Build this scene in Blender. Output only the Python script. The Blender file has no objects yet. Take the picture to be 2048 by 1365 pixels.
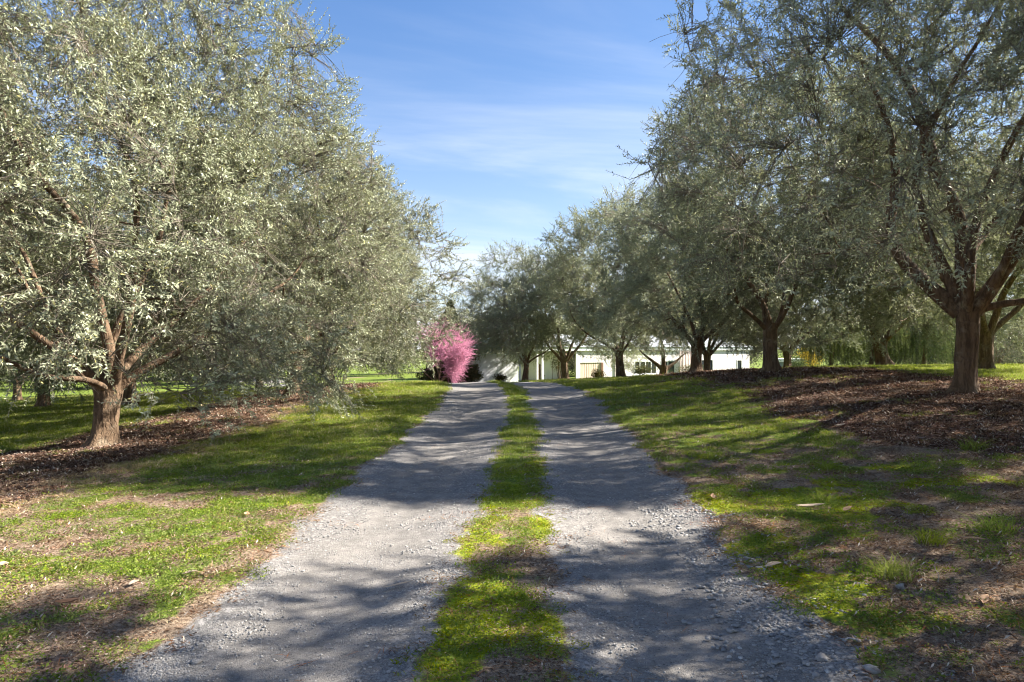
import bpy, math
import numpy as np
from mathutils import Vector

# ------------------------------------------------------------------ camera, sky, sun, exposure
scene = bpy.context.scene
col = scene.collection
CAM_H = 1.5
cam_d = bpy.data.cameras.new('camera'); cam = bpy.data.objects.new('camera', cam_d); col.objects.link(cam)
cam.location = (0, 0, CAM_H); cam.rotation_euler = (math.radians(90.5), 0, 0)
cam_d.lens = 24; cam_d.sensor_width = 36; cam_d.clip_start = 0.05; cam_d.clip_end = 3000
scene.camera = cam

SUN_EL = math.radians(38.5); SUN_AZ = math.radians(77)      # azimuth clockwise from +Y (the view direction)
sdir = Vector((math.sin(SUN_AZ)*math.cos(SUN_EL), math.cos(SUN_AZ)*math.cos(SUN_EL), math.sin(SUN_EL)))
sun_d = bpy.data.lights.new('sun', 'SUN'); sun = bpy.data.objects.new('sun', sun_d); col.objects.link(sun)
sun_d.energy = 5.0; sun_d.angle = math.radians(0.55); sun_d.color = (1.0, 0.94, 0.85)
sun.rotation_euler = sdir.to_track_quat('Z', 'Y').to_euler(); sun.location = (30, 5, 40)

world = bpy.data.worlds.new('World'); scene.world = world; world.use_nodes = True
wn = world.node_tree.nodes; wl = world.node_tree.links; wn.clear()
wo = wn.new('ShaderNodeOutputWorld'); bg = wn.new('ShaderNodeBackground'); sky = wn.new('ShaderNodeTexSky')
sky.sky_type = 'NISHITA'; sky.sun_disc = False; sky.sun_elevation = SUN_EL; sky.sun_rotation = SUN_AZ
sky.altitude = 1200; sky.air_density = 1.0; sky.dust_density = 0.6; sky.ozone_density = 3.0
bg.inputs['Strength'].default_value = 0.069
# thin high cirrus over the whole dome, stretched along one wind direction
tc = wn.new('ShaderNodeTexCoord'); sep = wn.new('ShaderNodeSeparateXYZ'); wl.new(tc.outputs['Generated'], sep.inputs[0])
def wm(op, a, b=None, clamp=False):
    n = wn.new('ShaderNodeMath'); n.operation = op; n.use_clamp = clamp
    for i, v in enumerate((a, b)):
        if v is None: continue
        if isinstance(v, (int, float)): n.inputs[i].default_value = v
        else: wl.new(v, n.inputs[i])
    return n.outputs[0]
zc = wm('ADD', wm('MAXIMUM', sep.outputs[2], 0.0), 0.12)
cx = wm('DIVIDE', sep.outputs[0], zc); cy = wm('DIVIDE', sep.outputs[1], zc)
cmb = wn.new('ShaderNodeCombineXYZ'); wl.new(wm('ADD', wm('MULTIPLY', cx, 0.30), wm('MULTIPLY', cy, 0.22)), cmb.inputs[0])
wl.new(wm('SUBTRACT', wm('MULTIPLY', cy, 1.1), wm('MULTIPLY', cx, 0.45)), cmb.inputs[1]); cmb.inputs[2].default_value = 2.6
cn = wn.new('ShaderNodeTexNoise'); cn.inputs['Scale'].default_value = 0.9; cn.inputs['Detail'].default_value = 7
cn.inputs['Roughness'].default_value = 0.56; cn.inputs['Distortion'].default_value = 0.7; wl.new(cmb.outputs[0], cn.inputs['Vector'])
cr = wn.new('ShaderNodeMapRange'); cr.inputs[1].default_value = 0.38; cr.inputs[2].default_value = 0.80
cr.inputs[3].default_value = 0.0; cr.inputs[4].default_value = 0.58; cr.interpolation_type = 'SMOOTHSTEP'; wl.new(cn.outputs[0], cr.inputs[0])
cmix = wn.new('ShaderNodeMix'); cmix.data_type = 'RGBA'
hz_ = wm('MULTIPLY', wm('POWER', wm('SUBTRACT', 1.0, wm('MAXIMUM', sep.outputs[2], 0.0)), 5.0), 0.55)      # thin haze thickens towards the horizon
wl.new(wm('ADD', cr.outputs[0], hz_, True), cmix.inputs[0])
hs = wn.new('ShaderNodeHueSaturation'); hs.inputs['Hue'].default_value = 0.508; hs.inputs['Saturation'].default_value = 1.24; hs.inputs['Value'].default_value = 1.07; kn = wn.new('ShaderNodeVectorMath'); kn.operation = 'MULTIPLY_ADD'; wl.new(sky.outputs[0], kn.inputs[0]); kn.inputs[1].default_value = (0.075,)*3; kn.inputs[2].default_value = (1, 1, 1)
kd = wn.new('ShaderNodeVectorMath'); kd.operation = 'DIVIDE'; wl.new(sky.outputs[0], kd.inputs[0]); wl.new(kn.outputs[0], kd.inputs[1]); wl.new(kd.outputs[0], hs.inputs['Color']); wl.new(hs.outputs[0], cmix.inputs[6]); cmix.inputs[7].default_value = (4.3, 4.5, 4.9, 1)
wl.new(cmix.outputs[2], bg.inputs['Color']); wl.new(bg.outputs[0], wo.inputs['Surface'])

vs = scene.view_settings
vs.view_transform = 'Standard'; vs.look = 'None'; vs.gamma = 1.0; vs.use_curve_mapping = False
vs.exposure = 1.98
scene.cycles.adaptive_threshold = 0.02; scene.cycles.adaptive_min_samples = 16; scene.cycles.sample_clamp_indirect = 4
scene.cycles.filter_width = 1.1
scene.cycles.max_bounces = 4; scene.cycles.diffuse_bounces = 2; scene.cycles.glossy_bounces = 1
scene.cycles.transmission_bounces = 2; scene.cycles.transparent_max_bounces = 4
scene.cycles.caustics_reflective = False; scene.cycles.caustics_refractive = False

# ------------------------------------------------------------------ helpers
RNG = np.random.default_rng(7)
def tag(o, label=None, cat=None, group=None, kind=None):
    if label: o['label'] = label
    if cat: o['category'] = cat
    if group: o['group'] = group
    if kind: o['kind'] = kind
    return o
def link(name, me, mat=None, parent=None):
    o = bpy.data.objects.new(name, me); col.objects.link(o)
    if mat is not None and me is not None: me.materials.append(mat)
    if parent: o.parent = parent
    return o
def empty(name, loc, rz=0.0, s=1.0):
    o = bpy.data.objects.new(name, None); col.objects.link(o); o.empty_display_size = 0.3
    o.location = loc; o.rotation_euler = (0, 0, rz); o.scale = (s, s, s); return o
def np_mesh(name, V, F, smooth=False, attr=None, fattr=None):
    """V (n,3); F (m,k) int, all faces the same size"""
    V = np.asarray(V, np.float32); F = np.asarray(F, np.int32)
    me = bpy.data.meshes.new(name); n, k = len(F), F.shape[1]
    me.vertices.add(len(V)); me.vertices.foreach_set('co', V.ravel())
    me.loops.add(n*k); me.loops.foreach_set('vertex_index', F.ravel())
    me.polygons.add(n); me.polygons.foreach_set('loop_start', np.arange(0, n*k, k, dtype=np.int32))
    if smooth: me.polygons.foreach_set('use_smooth', np.ones(n, bool))
    me.update(calc_edges=True)
    for src, dom in ((attr, 'POINT'), (fattr, 'FACE')):
        for an, av in (src or {}).items():
            a = me.attributes.new(an, 'FLOAT', dom); a.data.foreach_set('value', np.asarray(av, np.float32))
    return me
class Geo:
    """collects quads/tris as quads (a triangle repeats nothing: kept as degenerate-free separate list)"""
    def __init__(s): s.V = []; s.F = []; s.n = 0
    def add(s, V, F):
        s.V.append(np.asarray(V, float)); s.F += [tuple(int(i)+s.n for i in f) for f in F]; s.n += len(V)
    def box(s, x0, x1, y0, y1, z0, z1):
        s.add([(x0,y0,z0),(x1,y0,z0),(x1,y1,z0),(x0,y1,z0),(x0,y0,z1),(x1,y0,z1),(x1,y1,z1),(x0,y1,z1)],
              [(0,3,2,1),(4,5,6,7),(0,1,5,4),(1,2,6,5),(2,3,7,6),(3,0,4,7)])
    def build(s, name, mat, parent=None, smooth=False):
        me = bpy.data.meshes.new(name); me.from_pydata([tuple(v) for v in np.vstack(s.V)], [], s.F)
        if smooth: me.polygons.foreach_set('use_smooth', np.ones(len(me.polygons), bool))
        me.update(); return link(name, me, mat, parent)
def sstep(a, b, x):
    t = np.clip((x-a)/(b-a), 0, 1); return t*t*(3-2*t)
def _h(ix, iy, seed):
    v = (ix.astype(np.int64)*374761393 + iy.astype(np.int64)*668265263 + seed*1442695041) & 0xffffffff
    v = ((v ^ (v >> 13))*1274126177) & 0xffffffff
    return ((v ^ (v >> 16)) & 0xffff)/65535.0
def vnoise(x, y, seed=0):
    ix = np.floor(x).astype(np.int64); iy = np.floor(y).astype(np.int64); fx = x-ix; fy = y-iy
    fx = fx*fx*(3-2*fx); fy = fy*fy*(3-2*fy)
    return ((_h(ix,iy,seed)*(1-fx)+_h(ix+1,iy,seed)*fx)*(1-fy) + (_h(ix,iy+1,seed)*(1-fx)+_h(ix+1,iy+1,seed)*fx)*fy)
def fbm(x, y, seed=0, oct=4):
    s = 0; a = 0.5; t = 0
    for i in range(oct):
        s = s + a*vnoise(x*2**i+17.3*i, y*2**i-9.1*i, seed+i*13); t += a; a *= 0.55
    return s/t
def unit(v): return v/np.maximum(np.linalg.norm(v, axis=-1, keepdims=True), 1e-9)

# ------------------------------------------------------------------ materials
def new_mat(name):
    m = bpy.data.materials.new(name); m.use_nodes = True; nt = m.node_tree; nt.nodes.clear()
    return m, nt
class NT:
    def __init__(s, name):
        s.m, s.t = new_mat(name); s.out = s.n('ShaderNodeOutputMaterial'); s.p = s.n('ShaderNodeBsdfPrincipled')
        s.l(s.p.outputs[0], s.out.inputs[0]); s.p.inputs['Specular IOR Level'].default_value = 0.3
    def n(s, t, **k):
        n = s.t.nodes.new(t)
        for a, b in k.items(): setattr(n, a, b)
        return n
    def l(s, a, b): s.t.links.new(a, b)
    def put(s, v, sock):
        if hasattr(v, 'is_linked') or hasattr(v, 'links'): s.l(v, sock)
        elif isinstance(v, (tuple, list)) and len(v) == 3 and sock.type == 'RGBA': sock.default_value = (*v, 1)
        else: sock.default_value = v
    def math(s, op, a, b=0.0, clamp=False):
        n = s.n('ShaderNodeMath', operation=op, use_clamp=clamp); s.put(a, n.inputs[0]); s.put(b, n.inputs[1]); return n.outputs[0]
    def mix(s, f, a, b, mode='MIX'):
        n = s.n('ShaderNodeMix', data_type='RGBA', blend_type=mode); s.put(f, n.inputs[0]); s.put(a, n.inputs[6]); s.put(b, n.inputs[7]); return n.outputs[2]
    def noise(s, vec, scale, detail=4, rough=0.55, dist=0.0):
        n = s.n('ShaderNodeTexNoise'); s.l(vec, n.inputs['Vector']); n.inputs['Scale'].default_value = scale
        n.inputs['Detail'].default_value = detail; n.inputs['Roughness'].default_value = rough; n.inputs['Distortion'].default_value = dist
        return n.outputs[0]
    def voro(s, vec, scale, feat='F1'):
        n = s.n('ShaderNodeTexVoronoi', feature=feat); s.l(vec, n.inputs['Vector']); n.inputs['Scale'].default_value = scale; return n
    def rng(s, v, a, b, c=0.0, d=1.0):
        n = s.n('ShaderNodeMapRange'); n.interpolation_type = 'SMOOTHSTEP'; s.l(v, n.inputs[0])
        for i, q in enumerate((a, b, c, d)): n.inputs[i+1].default_value = q
        return n.outputs[0]
    def obj(s): return s.n('ShaderNodeTexCoord').outputs['Object']
    def attr(s, name): return s.n('ShaderNodeAttribute', attribute_name=name).outputs['Fac']
    def bump(s, h, st=0.5, dist=0.02):
        n = s.n('ShaderNodeBump'); n.inputs['Strength'].default_value = st; n.inputs['Distance'].default_value = dist
        s.l(h, n.inputs['Height']); s.l(n.outputs[0], s.p.inputs['Normal'])
    def col(s, c): s.put(c, s.p.inputs['Base Color'])
    def rough(s, r): s.put(r, s.p.inputs['Roughness'])
    def scaled(s, vec, sc):
        n = s.n('ShaderNodeMapping'); s.l(vec, n.inputs[0]); n.inputs['Scale'].default_value = sc; return n.outputs[0]

def leaf_mat(name, c0, c1, c2, trans=0.3, tcol=None, rough=0.5, spec=0.3):
    """leaf colour runs from c0 to c1 by the leaf's own random value, with a few c2 leaves; some light passes through"""
    b = NT(name); a = b.attr('leaf')
    ramp = b.n('ShaderNodeValToRGB'); b.l(a, ramp.inputs[0]); e = ramp.color_ramp.elements
    e[0].position = 0.0; e[0].color = (*c0, 1); e[1].position = 0.86; e[1].color = (*c1, 1)
    x = e.new(0.93); x.color = (*c2, 1)
    info = b.n('ShaderNodeObjectInfo'); hv = b.n('ShaderNodeHueSaturation'); b.l(ramp.outputs[0], hv.inputs['Color'])
    b.l(b.math('ADD', b.math('MULTIPLY', info.outputs['Random'], 0.30), 0.85), hv.inputs['Value'])
    b.l(b.math('ADD', b.math('MULTIPLY', b.math('FRACT', b.math('MULTIPLY', info.outputs['Random'], 7.31)), 0.35), 0.82), hv.inputs['Saturation'])
    b.l(b.math('ADD', b.math('MULTIPLY', b.math('FRACT', b.math('MULTIPLY', info.outputs['Random'], 13.7)), 0.035), 0.483), hv.inputs['Hue'])
    b.t.nodes.remove(b.p); b.p = b.n('ShaderNodeBsdfDiffuse'); b.l(hv.outputs[0], b.p.inputs['Color'])
    tr = b.n('ShaderNodeBsdfTranslucent'); mx = b.n('ShaderNodeMixShader'); mx.inputs[0].default_value = trans
    tc_ = b.mix(0.5, hv.outputs[0], tcol or c1, 'MIX'); b.l(tc_, tr.inputs[0])
    b.l(b.p.outputs[0], mx.inputs[1]); b.l(tr.outputs[0], mx.inputs[2]); b.l(mx.outputs[0], b.out.inputs[0])
    if spec < 0.1:
        gl = b.n('ShaderNodeBsdfGlossy'); gl.inputs['Roughness'].default_value = rough; gl.inputs['Color'].default_value = (0.9, 0.95, 0.9, 1); m2 = b.n('ShaderNodeMixShader'); m2.inputs[0].default_value = spec
        b.l(mx.outputs[0], m2.inputs[1]); b.l(gl.outputs[0], m2.inputs[2]); b.l(m2.outputs[0], b.out.inputs[0])
    return b.m

def bark_mat(name, dark, mid, light, sc=1.0):
    b = NT(name); v = b.obj(); vs_ = b.scaled(v, (9*sc, 9*sc, 1.7*sc))
    n1 = b.noise(vs_, 1.6, 8, 0.65, 0.6); n2 = b.noise(v, 3.2*sc, 5, 0.6); dn = b.n('ShaderNodeTexNoise'); b.l(v, dn.inputs['Vector']); dn.inputs['Scale'].default_value = 5*sc; dn.inputs['Detail'].default_value = 4
    vd = b.n('ShaderNodeVectorMath', operation='MULTIPLY_ADD'); b.l(dn.outputs['Color'], vd.inputs[0]); vd.inputs[1].default_value = (0.22/sc, 0.22/sc, 0.5/sc); b.l(v, vd.inputs[2])
    vo = b.voro(b.scaled(vd.outputs[0], (13*sc, 13*sc, 4.5*sc)), 1.0, 'DISTANCE_TO_EDGE')
    c = b.mix(b.rng(n1, 0.32, 0.66), dark, mid); c = b.mix(b.rng(n2, 0.52, 0.72), c, light)
    c = b.mix(b.math('MULTIPLY', b.rng(vo.outputs[0], 0.0, 0.09, 0.5, 0.0), b.rng(n2, 0.42, 0.6)), c, (0.04, 0.028, 0.02))
    b.col(c); b.rough(0.9)
    h = b.math('ADD', n1, b.math('MULTIPLY', b.rng(vo.outputs[0], 0.0, 0.22), 0.22)); b.bump(h, 0.9, 0.03)
    return b.m

M = {}
M['olive_leaf'] = leaf_mat('olive_leaf', (0.050, 0.062, 0.032), (0.450, 0.475, 0.310), (0.46, 0.42, 0.16), 0.22, (0.40, 0.42, 0.17), 0.48, 0.035)
M['bark'] = bark_mat('olive_bark', (0.075, 0.047, 0.028), (0.190, 0.125, 0.076), (0.29, 0.235, 0.165))
M['twig'] = bark_mat('olive_twig', (0.16, 0.135, 0.10), (0.27, 0.235, 0.18), (0.38, 0.34, 0.28), 3.0)
M['pink'] = leaf_mat('redbud_blossom', (0.38, 0.14, 0.23), (0.66, 0.35, 0.46), (0.76, 0.52, 0.58), 0.28, (0.66, 0.32, 0.45), 0.6)
M['fir'] = leaf_mat('fir_leaf', (0.035, 0.05, 0.012), (0.15, 0.145, 0.03), (0.20, 0.15, 0.03), 0.25, (0.18, 0.18, 0.03), 0.6)
M['hedge'] = leaf_mat('hedge_leaf', (0.03, 0.03, 0.014), (0.10, 0.085, 0.04), (0.15, 0.09, 0.04), 0.2, (0.12, 0.10, 0.03), 0.6)
M['weep'] = leaf_mat('weeping_leaf', (0.045, 0.062, 0.028), (0.17, 0.20, 0.085), (0.24, 0.24, 0.10), 0.28, (0.20, 0.24, 0.07), 0.6)
M['yellow'] = leaf_mat('yellow_blossom', (0.45, 0.28, 0.02), (0.75, 0.50, 0.04), (0.30, 0.28, 0.05), 0.3, (0.7, 0.5, 0.04), 0.6)
M['shrub'] = leaf_mat('shrub_leaf', (0.05, 0.07, 0.025), (0.16, 0.15, 0.07), (0.30, 0.14, 0.09), 0.3, (0.2, 0.2, 0.06), 0.6)
M['far'] = leaf_mat('far_leaf', (0.07, 0.075, 0.05), (0.20, 0.20, 0.14), (0.26, 0.20, 0.14), 0.2, (0.2, 0.2, 0.1), 0.7)
M['grass'] = leaf_mat('grass_blade', (0.105, 0.150, 0.028), (0.320, 0.350, 0.062), (0.50, 0.43, 0.22), 0.42, (0.32, 0.40, 0.04), 0.55, 0.2)
M['clover'] = leaf_mat('clover_leaf', (0.095, 0.145, 0.025), (0.25, 0.30, 0.065), (0.42, 0.34, 0.17), 0.35, (0.26, 0.36, 0.03), 0.6, 0.2)
M['dry'] = leaf_mat('dry_grass', (0.34, 0.25, 0.13), (0.58, 0.46, 0.27), (0.45, 0.26, 0.12), 0.3, (0.6, 0.45, 0.25), 0.7, 0.2)
M['moss'] = leaf_mat('moss_tip', (0.15, 0.19, 0.012), (0.34, 0.37, 0.018), (0.36, 0.30, 0.04), 0.3, (0.4, 0.42, 0.02), 0.8, 0.1)
M['litter'] = leaf_mat('leaf_litter', (0.085, 0.045, 0.026), (0.36, 0.25, 0.165), (0.55, 0.47, 0.37), 0.08, (0.3, 0.2, 0.1), 0.75, 0.2)
M['chip'] = leaf_mat('mulch_chip', (0.048, 0.029, 0.021), (0.265, 0.170, 0.120), (0.54, 0.46, 0.37), 0.04, (0.2, 0.1, 0.05), 0.75, 0.2)
M['needle'] = leaf_mat('pine_needle', (0.16, 0.065, 0.028), (0.40, 0.20, 0.09), (0.50, 0.36, 0.20), 0.1, (0.4, 0.2, 0.1), 0.6, 0.3)
def pebble_mat():
    b = NT('pebble'); a = b.attr('leaf'); info = b.n('ShaderNodeObjectInfo')
    ramp = b.n('ShaderNodeValToRGB'); b.l(a, ramp.inputs[0]); e = ramp.color_ramp.elements
    e[0].color = (0.13, 0.128, 0.13, 1); e[1].position = 0.75; e[1].color = (0.30, 0.29, 0.275, 1)
    x = e.new(0.9); x.color = (0.38, 0.35, 0.31, 1); x = e.new(1.0); x.color = (0.50, 0.48, 0.45, 1)
    n = b.noise(b.obj(), 90, 4); c = b.mix(b.rng(n, 0.3, 0.7, 0.0, 0.5), ramp.outputs[0], (0.24, 0.23, 0.215))
    b.col(c); b.rough(0.85); b.bump(n, 0.3, 0.004); return b.m
M['pebble'] = pebble_mat()
def plain(name, c, rough=0.7, var=0.12, sc=2.0, bump=0.05, metal=0.0):
    b = NT(name); v = b.obj(); n = b.noise(v, sc, 6, 0.6); n2 = b.noise(v, sc*14, 4, 0.6)
    b.col(b.mix(b.rng(b.math('ADD', b.math('MULTIPLY', n, 0.7), b.math('MULTIPLY', n2, 0.3)), 0.3, 0.7), tuple(q*(1-var) for q in c), tuple(min(1, q*(1+var)) for q in c)))
    b.rough(rough); b.bump(n2, bump, 0.02); b.p.inputs['Metallic'].default_value = metal; return b.m
M['render_white'] = plain('white_render', (0.72, 0.68, 0.65), 0.85, 0.05, 0.6)
M['shade_white'] = plain('shade_tinted_white_render', (0.82, 0.82, 0.85), 0.85, 0.06, 0.6)  # white render with the bluish cast of open shade put into its colour
M['fascia'] = plain('painted_fascia', (0.72, 0.76, 0.74), 0.6, 0.04)
M['roof'] = plain('metal_roof', (0.42, 0.44, 0.45), 0.5, 0.1)
M['tan'] = plain('tan_boards', (0.66, 0.54, 0.42), 0.8, 0.1)
M['brown'] = plain('brown_timber', (0.20, 0.11, 0.065), 0.75, 0.2, 4)
M['frame'] = plain('white_frame', (0.75, 0.74, 0.72), 0.5, 0.04)
M['pinkpost'] = plain('weathered_post', (0.56, 0.45, 0.42), 0.8, 0.12)
M['slate_wall'] = plain('blue_grey_wall', (0.26, 0.29, 0.35), 0.8, 0.08)
M['white_roof'] = plain('white_roof', (0.80, 0.79, 0.76), 0.6, 0.05)
def glass():
    b = NT('window_glass'); b.col((0.035, 0.04, 0.045)); b.rough(0.06); b.p.inputs['Specular IOR Level'].default_value = 0.8; return b.m
M['glass'] = glass()
M['curtain'] = plain('curtain', (0.42, 0.38, 0.34), 0.9, 0.2, 6)
M['stone'] = plain('grey_stone', (0.30, 0.28, 0.26), 0.9, 0.3, 9, 0.4)
M['dead_leaf'] = plain('dead_leaf', (0.40, 0.24, 0.13), 0.7, 0.25, 20, 0.2)
M['pale_leaf'] = plain('pale_dead_leaf', (0.42, 0.32, 0.225), 0.7, 0.2, 20, 0.2)
M['dark_leaf'] = plain('dark_dead_leaf', (0.16, 0.085, 0.045), 0.6, 0.25, 20, 0.2)

# ------------------------------------------------------------------ terrain fields (metres; y is the distance ahead)
_ty = np.arange(-30, 140.1, 0.5)
_tc = np.interp(_ty, [-30, 0, 3, 6.7, 10, 14, 20, 25, 30, 36, 42, 48, 60, 140], [-0.3, -0.2, -0.13, 0.0, 0.06, 0.13, 0.08, -0.2, -1.0, -3.0, -6.2, -10, -18, -60])
_k = np.ones(7)/7; _tc = np.convolve(np.pad(_tc, 3, mode='edge'), _k, 'valid')
def drive_c(y): return np.interp(y, _ty, _tc)
def half_w(y): return np.interp(y, [0, 3, 10, 20, 26, 34, 60], [1.68, 1.68, 1.85, 2.0, 2.1, 2.6, 3.0])
CP = np.array([  # x, y, z control points read off the photograph
 (0,-12,-.05),(0,0,0),(0,3,0),(0,7,0),(0,12,.03),(0,18,.10),(0,23.5,.15),(-.8,30,-.02),(-2,38,-.60),(-3.5,46,-1.10),(-4,56,-1.50),
 (-2.2,6,0.0),(2.2,6,.02),(-2.2,14,0),(2.4,14,.09),(2.3,21,.2),(-2.3,21,.1),(-4.5,9,-.10),(4.5,9,.22),(4.5,15,.36),
 (-7.3,12.2,-.28),(-6.7,21,-.03),(-7,28.5,-.15),(-8.5,36,-.55),(-19,28,-.98),(-13.2,24,-.58),(-14,8,-.75),(-25,15,-1.3),(-27,43,-1.6),(-13,50,-1.4),
 (8.2,12.4,.67),(7.6,20,.76),(7.4,27.5,.45),(8.8,4,.50),(9,-6,.45),(13.1,24,.78),(11.9,17,.86),(18,10,1.0),(20,30,.55),(6.1,40,-.36),(3.7,48,-.82),(.8,48,-1.0),
 (4.9,30,.08),(5,24,.27),(3.3,30,-.02),(9.2,32,.22),(6,35,-.12),(10,42,-.45),(16,43,-.2),(10.2,36,.02),(14,35,.15),(12,54,-.95),(26,50,-.5),(24,40,.0),(34,30,.4),(-9,0,-.4),(-20,-10,-.9),(22,-12,.7),
 (-45,20,-2),(45,20,.6),(-40,70,-2.6),(40,70,-1),(0,75,-2.0),(0,120,-2.6),(-80,100,-3),(80,100,-1),(-80,-30,-2.4),(80,-30,1),(0,-40,0)], float)
def _phi(r2): return np.where(r2 > 0, r2*np.log(np.maximum(r2, 1e-12)), 0)
_n = len(CP); _A = np.zeros((_n+3, _n+3))
_A[:_n,:_n] = _phi(((CP[:,None,:2]-CP[None,:,:2])**2).sum(2)) + np.eye(_n)*2.5
_P = np.c_[np.ones(_n), CP[:,:2]]; _A[:_n,_n:] = _P; _A[_n:,:_n] = _P.T
_w = np.linalg.solve(_A, np.r_[CP[:,2], 0, 0, 0])
def height(x, y):
    x = np.asarray(x, float); y = np.asarray(y, float); sh = x.shape; x = x.ravel(); y = y.ravel(); out = np.empty(len(x))
    xc = np.clip(x, -80, 80); yc = np.clip(y, -40, 120)
    for i in range(0, len(x), 60000):
        s = slice(i, i+60000)
        r2 = (xc[s,None]-CP[None,:,0])**2 + (yc[s,None]-CP[None,:,1])**2
        out[s] = _phi(r2)@_w[:_n] + _w[_n] + _w[_n+1]*xc[s] + _w[_n+2]*yc[s]
    # wheel tracks are pressed in, the middle strip and the verges stand a little proud
    u = x-drive_c(y); hw = half_w(y); near = np.exp(-np.maximum(y-34, 0)/6)
    rut = -0.045*np.exp(-((np.abs(u)-hw*0.58)/(0.30*hw))**2) + 0.02*sstep(hw, hw+0.25, np.abs(u))
    out = out + rut*near + (0.03*(fbm(x*1.1, y*1.1, 5)-0.5) + 0.016*(fbm(x*5, y*5, 6, 2)-0.5))*np.where(np.abs(u) < hw, 0.45, 1.0)
    return out.reshape(sh)
def hz(x, y): return float(height(np.array([x]), np.array([y]))[0])

def fields(x, y):
    """what covers the ground: gravel, grass, mulch, moss (0..1 each) and how lush the grass stands"""
    u = x-drive_c(y); hw = half_w(y); au = np.abs(u)
    e = 0.55*(fbm(x*1.3, y*1.3, 21)-0.5) + 0.30*(fbm(x*5, y*5, 22, 3)-0.5)
    verge = sstep(hw-0.10, hw+0.16, au+e*np.where(u < 0, 0.7, 1.1))
    sh = np.interp(y, [0, 3, 5, 8, 14, 22, 27, 33], [0.36, 0.37, 0.36, 0.32, 0.30, 0.31, 0.28, 0.10])
    strip = 1-sstep(sh-0.20, sh+0.18, np.abs(u-np.interp(y, [3, 8, 14], [0, 0.02, 0.06]))+e*0.6)
    strip = strip*(1-sstep(27, 33, y))
    court = sstep(27, 33, y)*(1-sstep(50, 56, y))*sstep(-13, -10, x)*(1-sstep(1.0, 2.2, x-0.10*(y-40)))*sstep(30, 40, y+x*0.9)
    gravel = np.maximum((1-verge)*(1-strip), court)
    patch = fbm(x*0.55+3, y*0.55, 31); p2 = fbm(x*2.3, y*2.3, 33); p3 = fbm(x*6, y*6, 35, 3)
    mu_l = sstep(-5.1, -6.0, x+(patch-0.5)*2.2+(p2-0.5)*0.8)*sstep(-9.3, -8.3, x+(p2-0.5)*1.2)
    mu_l = mu_l*np.interp(y, [-5, 5, 9, 34, 40], [0.6, 0.8, 1, 1, 0.2])
    rx = x-np.interp(y, [-5, 4, 8, 11, 17, 26, 34], [6.0, 5.5, 5.2, 4.3, 5.2, 5.8, 6])
    mu_r = sstep(-0.5, 0.7, rx+(patch-0.5)*2.4+(p2-0.5)*1.0)*(1-sstep(9.6, 10.8, x+(p2-0.5)*2))
    mu_r = mu_r*np.interp(y, [-5, 6, 8, 30, 38], [0.75, 0.75, 1, 1, 0.2])
    # narrow band of grass between the trees of the right-hand row
    mu_r = mu_r*(1-0.8*np.exp(-((y-16.6)/1.0)**2)*sstep(0.3, 0.6, p2)*(1-sstep(7.5, 9, x)))
    mulch = np.maximum(mu_l, mu_r)*verge
    lush = sstep(5.5, 10.5, y+(patch-0.5)*3)
    base = verge*(1-mulch)
    g_left = np.clip(0.36+0.60*lush+(p2-0.5)*1.3*(1-0.65*lush)+(p3-0.5)*1.9*(1-0.5*lush), 0, 1)
    thin = sstep(-4.2, -5.8, x+(p2-0.5)*1.6)*sstep(-8.6, -7.5, x)      # worn, dry edge along the mulch
    g_left = g_left*(1-0.75*thin)
    g_right = np.clip(0.22+0.62*sstep(7, 11.5, y)+(p2-0.5)*1.8*(1-0.55*lush)+(p3-0.5)*1.6, 0, 1)
    grass = base*np.where(u < 0, g_left, g_right)
    grass = np.maximum(grass, mulch*np.clip((p2-0.66)*5, 0, 0.5))
    gs = np.interp(y, [2, 4.0, 5.5, 8, 12], [0.10, 0.26, 0.50, 0.70, 1.0])
    grass = np.maximum(grass, strip*np.clip(gs+(p2-0.5)*1.3*(1-sstep(7, 12, y))+(p3-0.5)*1.6, 0, 1))
    m_strip = strip*sstep(0.44, 0.62, fbm(x*1.7+8, y*1.3, 41)+0.10*(np.abs(u) > 0.2)+0.10*(u < 0)*(y < 6.5))*(1-sstep(8, 12, y))
    m_edge = base*sstep(hw+1.3, hw+0.25, au)*(u > 0)*sstep(0.50, 0.66, fbm(x*1.6, y*1.6, 43))*(1-sstep(8.5, 11, y))
    m_edge2 = base*sstep(0.62, 0.72, fbm(x*1.2+30, y*1.2, 45))*(u > 0)*(1-sstep(7, 9, y))*0.8
    moss = np.maximum(np.maximum(m_strip, m_edge), m_edge2)
    return dict(gravel=gravel, grass=grass, mulch=mulch, moss=moss, lush=lush, verge=verge, strip=strip, u=u, hw=hw, thin=thin)

# ------------------------------------------------------------------ the ground sheet
def axis(pts):
    out = []
    for a, b, s in pts: out += list(np.arange(a, b-1e-6, s))
    return np.array(out+[pts[-1][1]])
gx = axis([(-420,-120,60),(-120,-40,16),(-40,-16,2.4),(-16,-9,0.5),(-9,-5,0.18),(-5,5,0.085),(5,9,0.16),(9,16,0.5),(16,40,2.4),(40,120,16),(120,420,60)])
gy = axis([(-200,-40,40),(-40,-8,4),(-8,1,0.8),(1,10,0.085),(10,18,0.17),(18,32,0.35),(32,60,1.0),(60,140,8),(140,900,95)])
GX, GY = np.meshgrid(gx, gy); fx, fy = GX.ravel(), GY.ravel()
GZ = height(fx, fy); Fd = fields(fx, fy)
nx = len(gx); idx = np.arange(len(fx)).reshape(len(gy), nx)
quads = np.stack([idx[:-1,:-1], idx[:-1,1:], idx[1:,1:], idx[1:,:-1]], -1).reshape(-1, 4)
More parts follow.
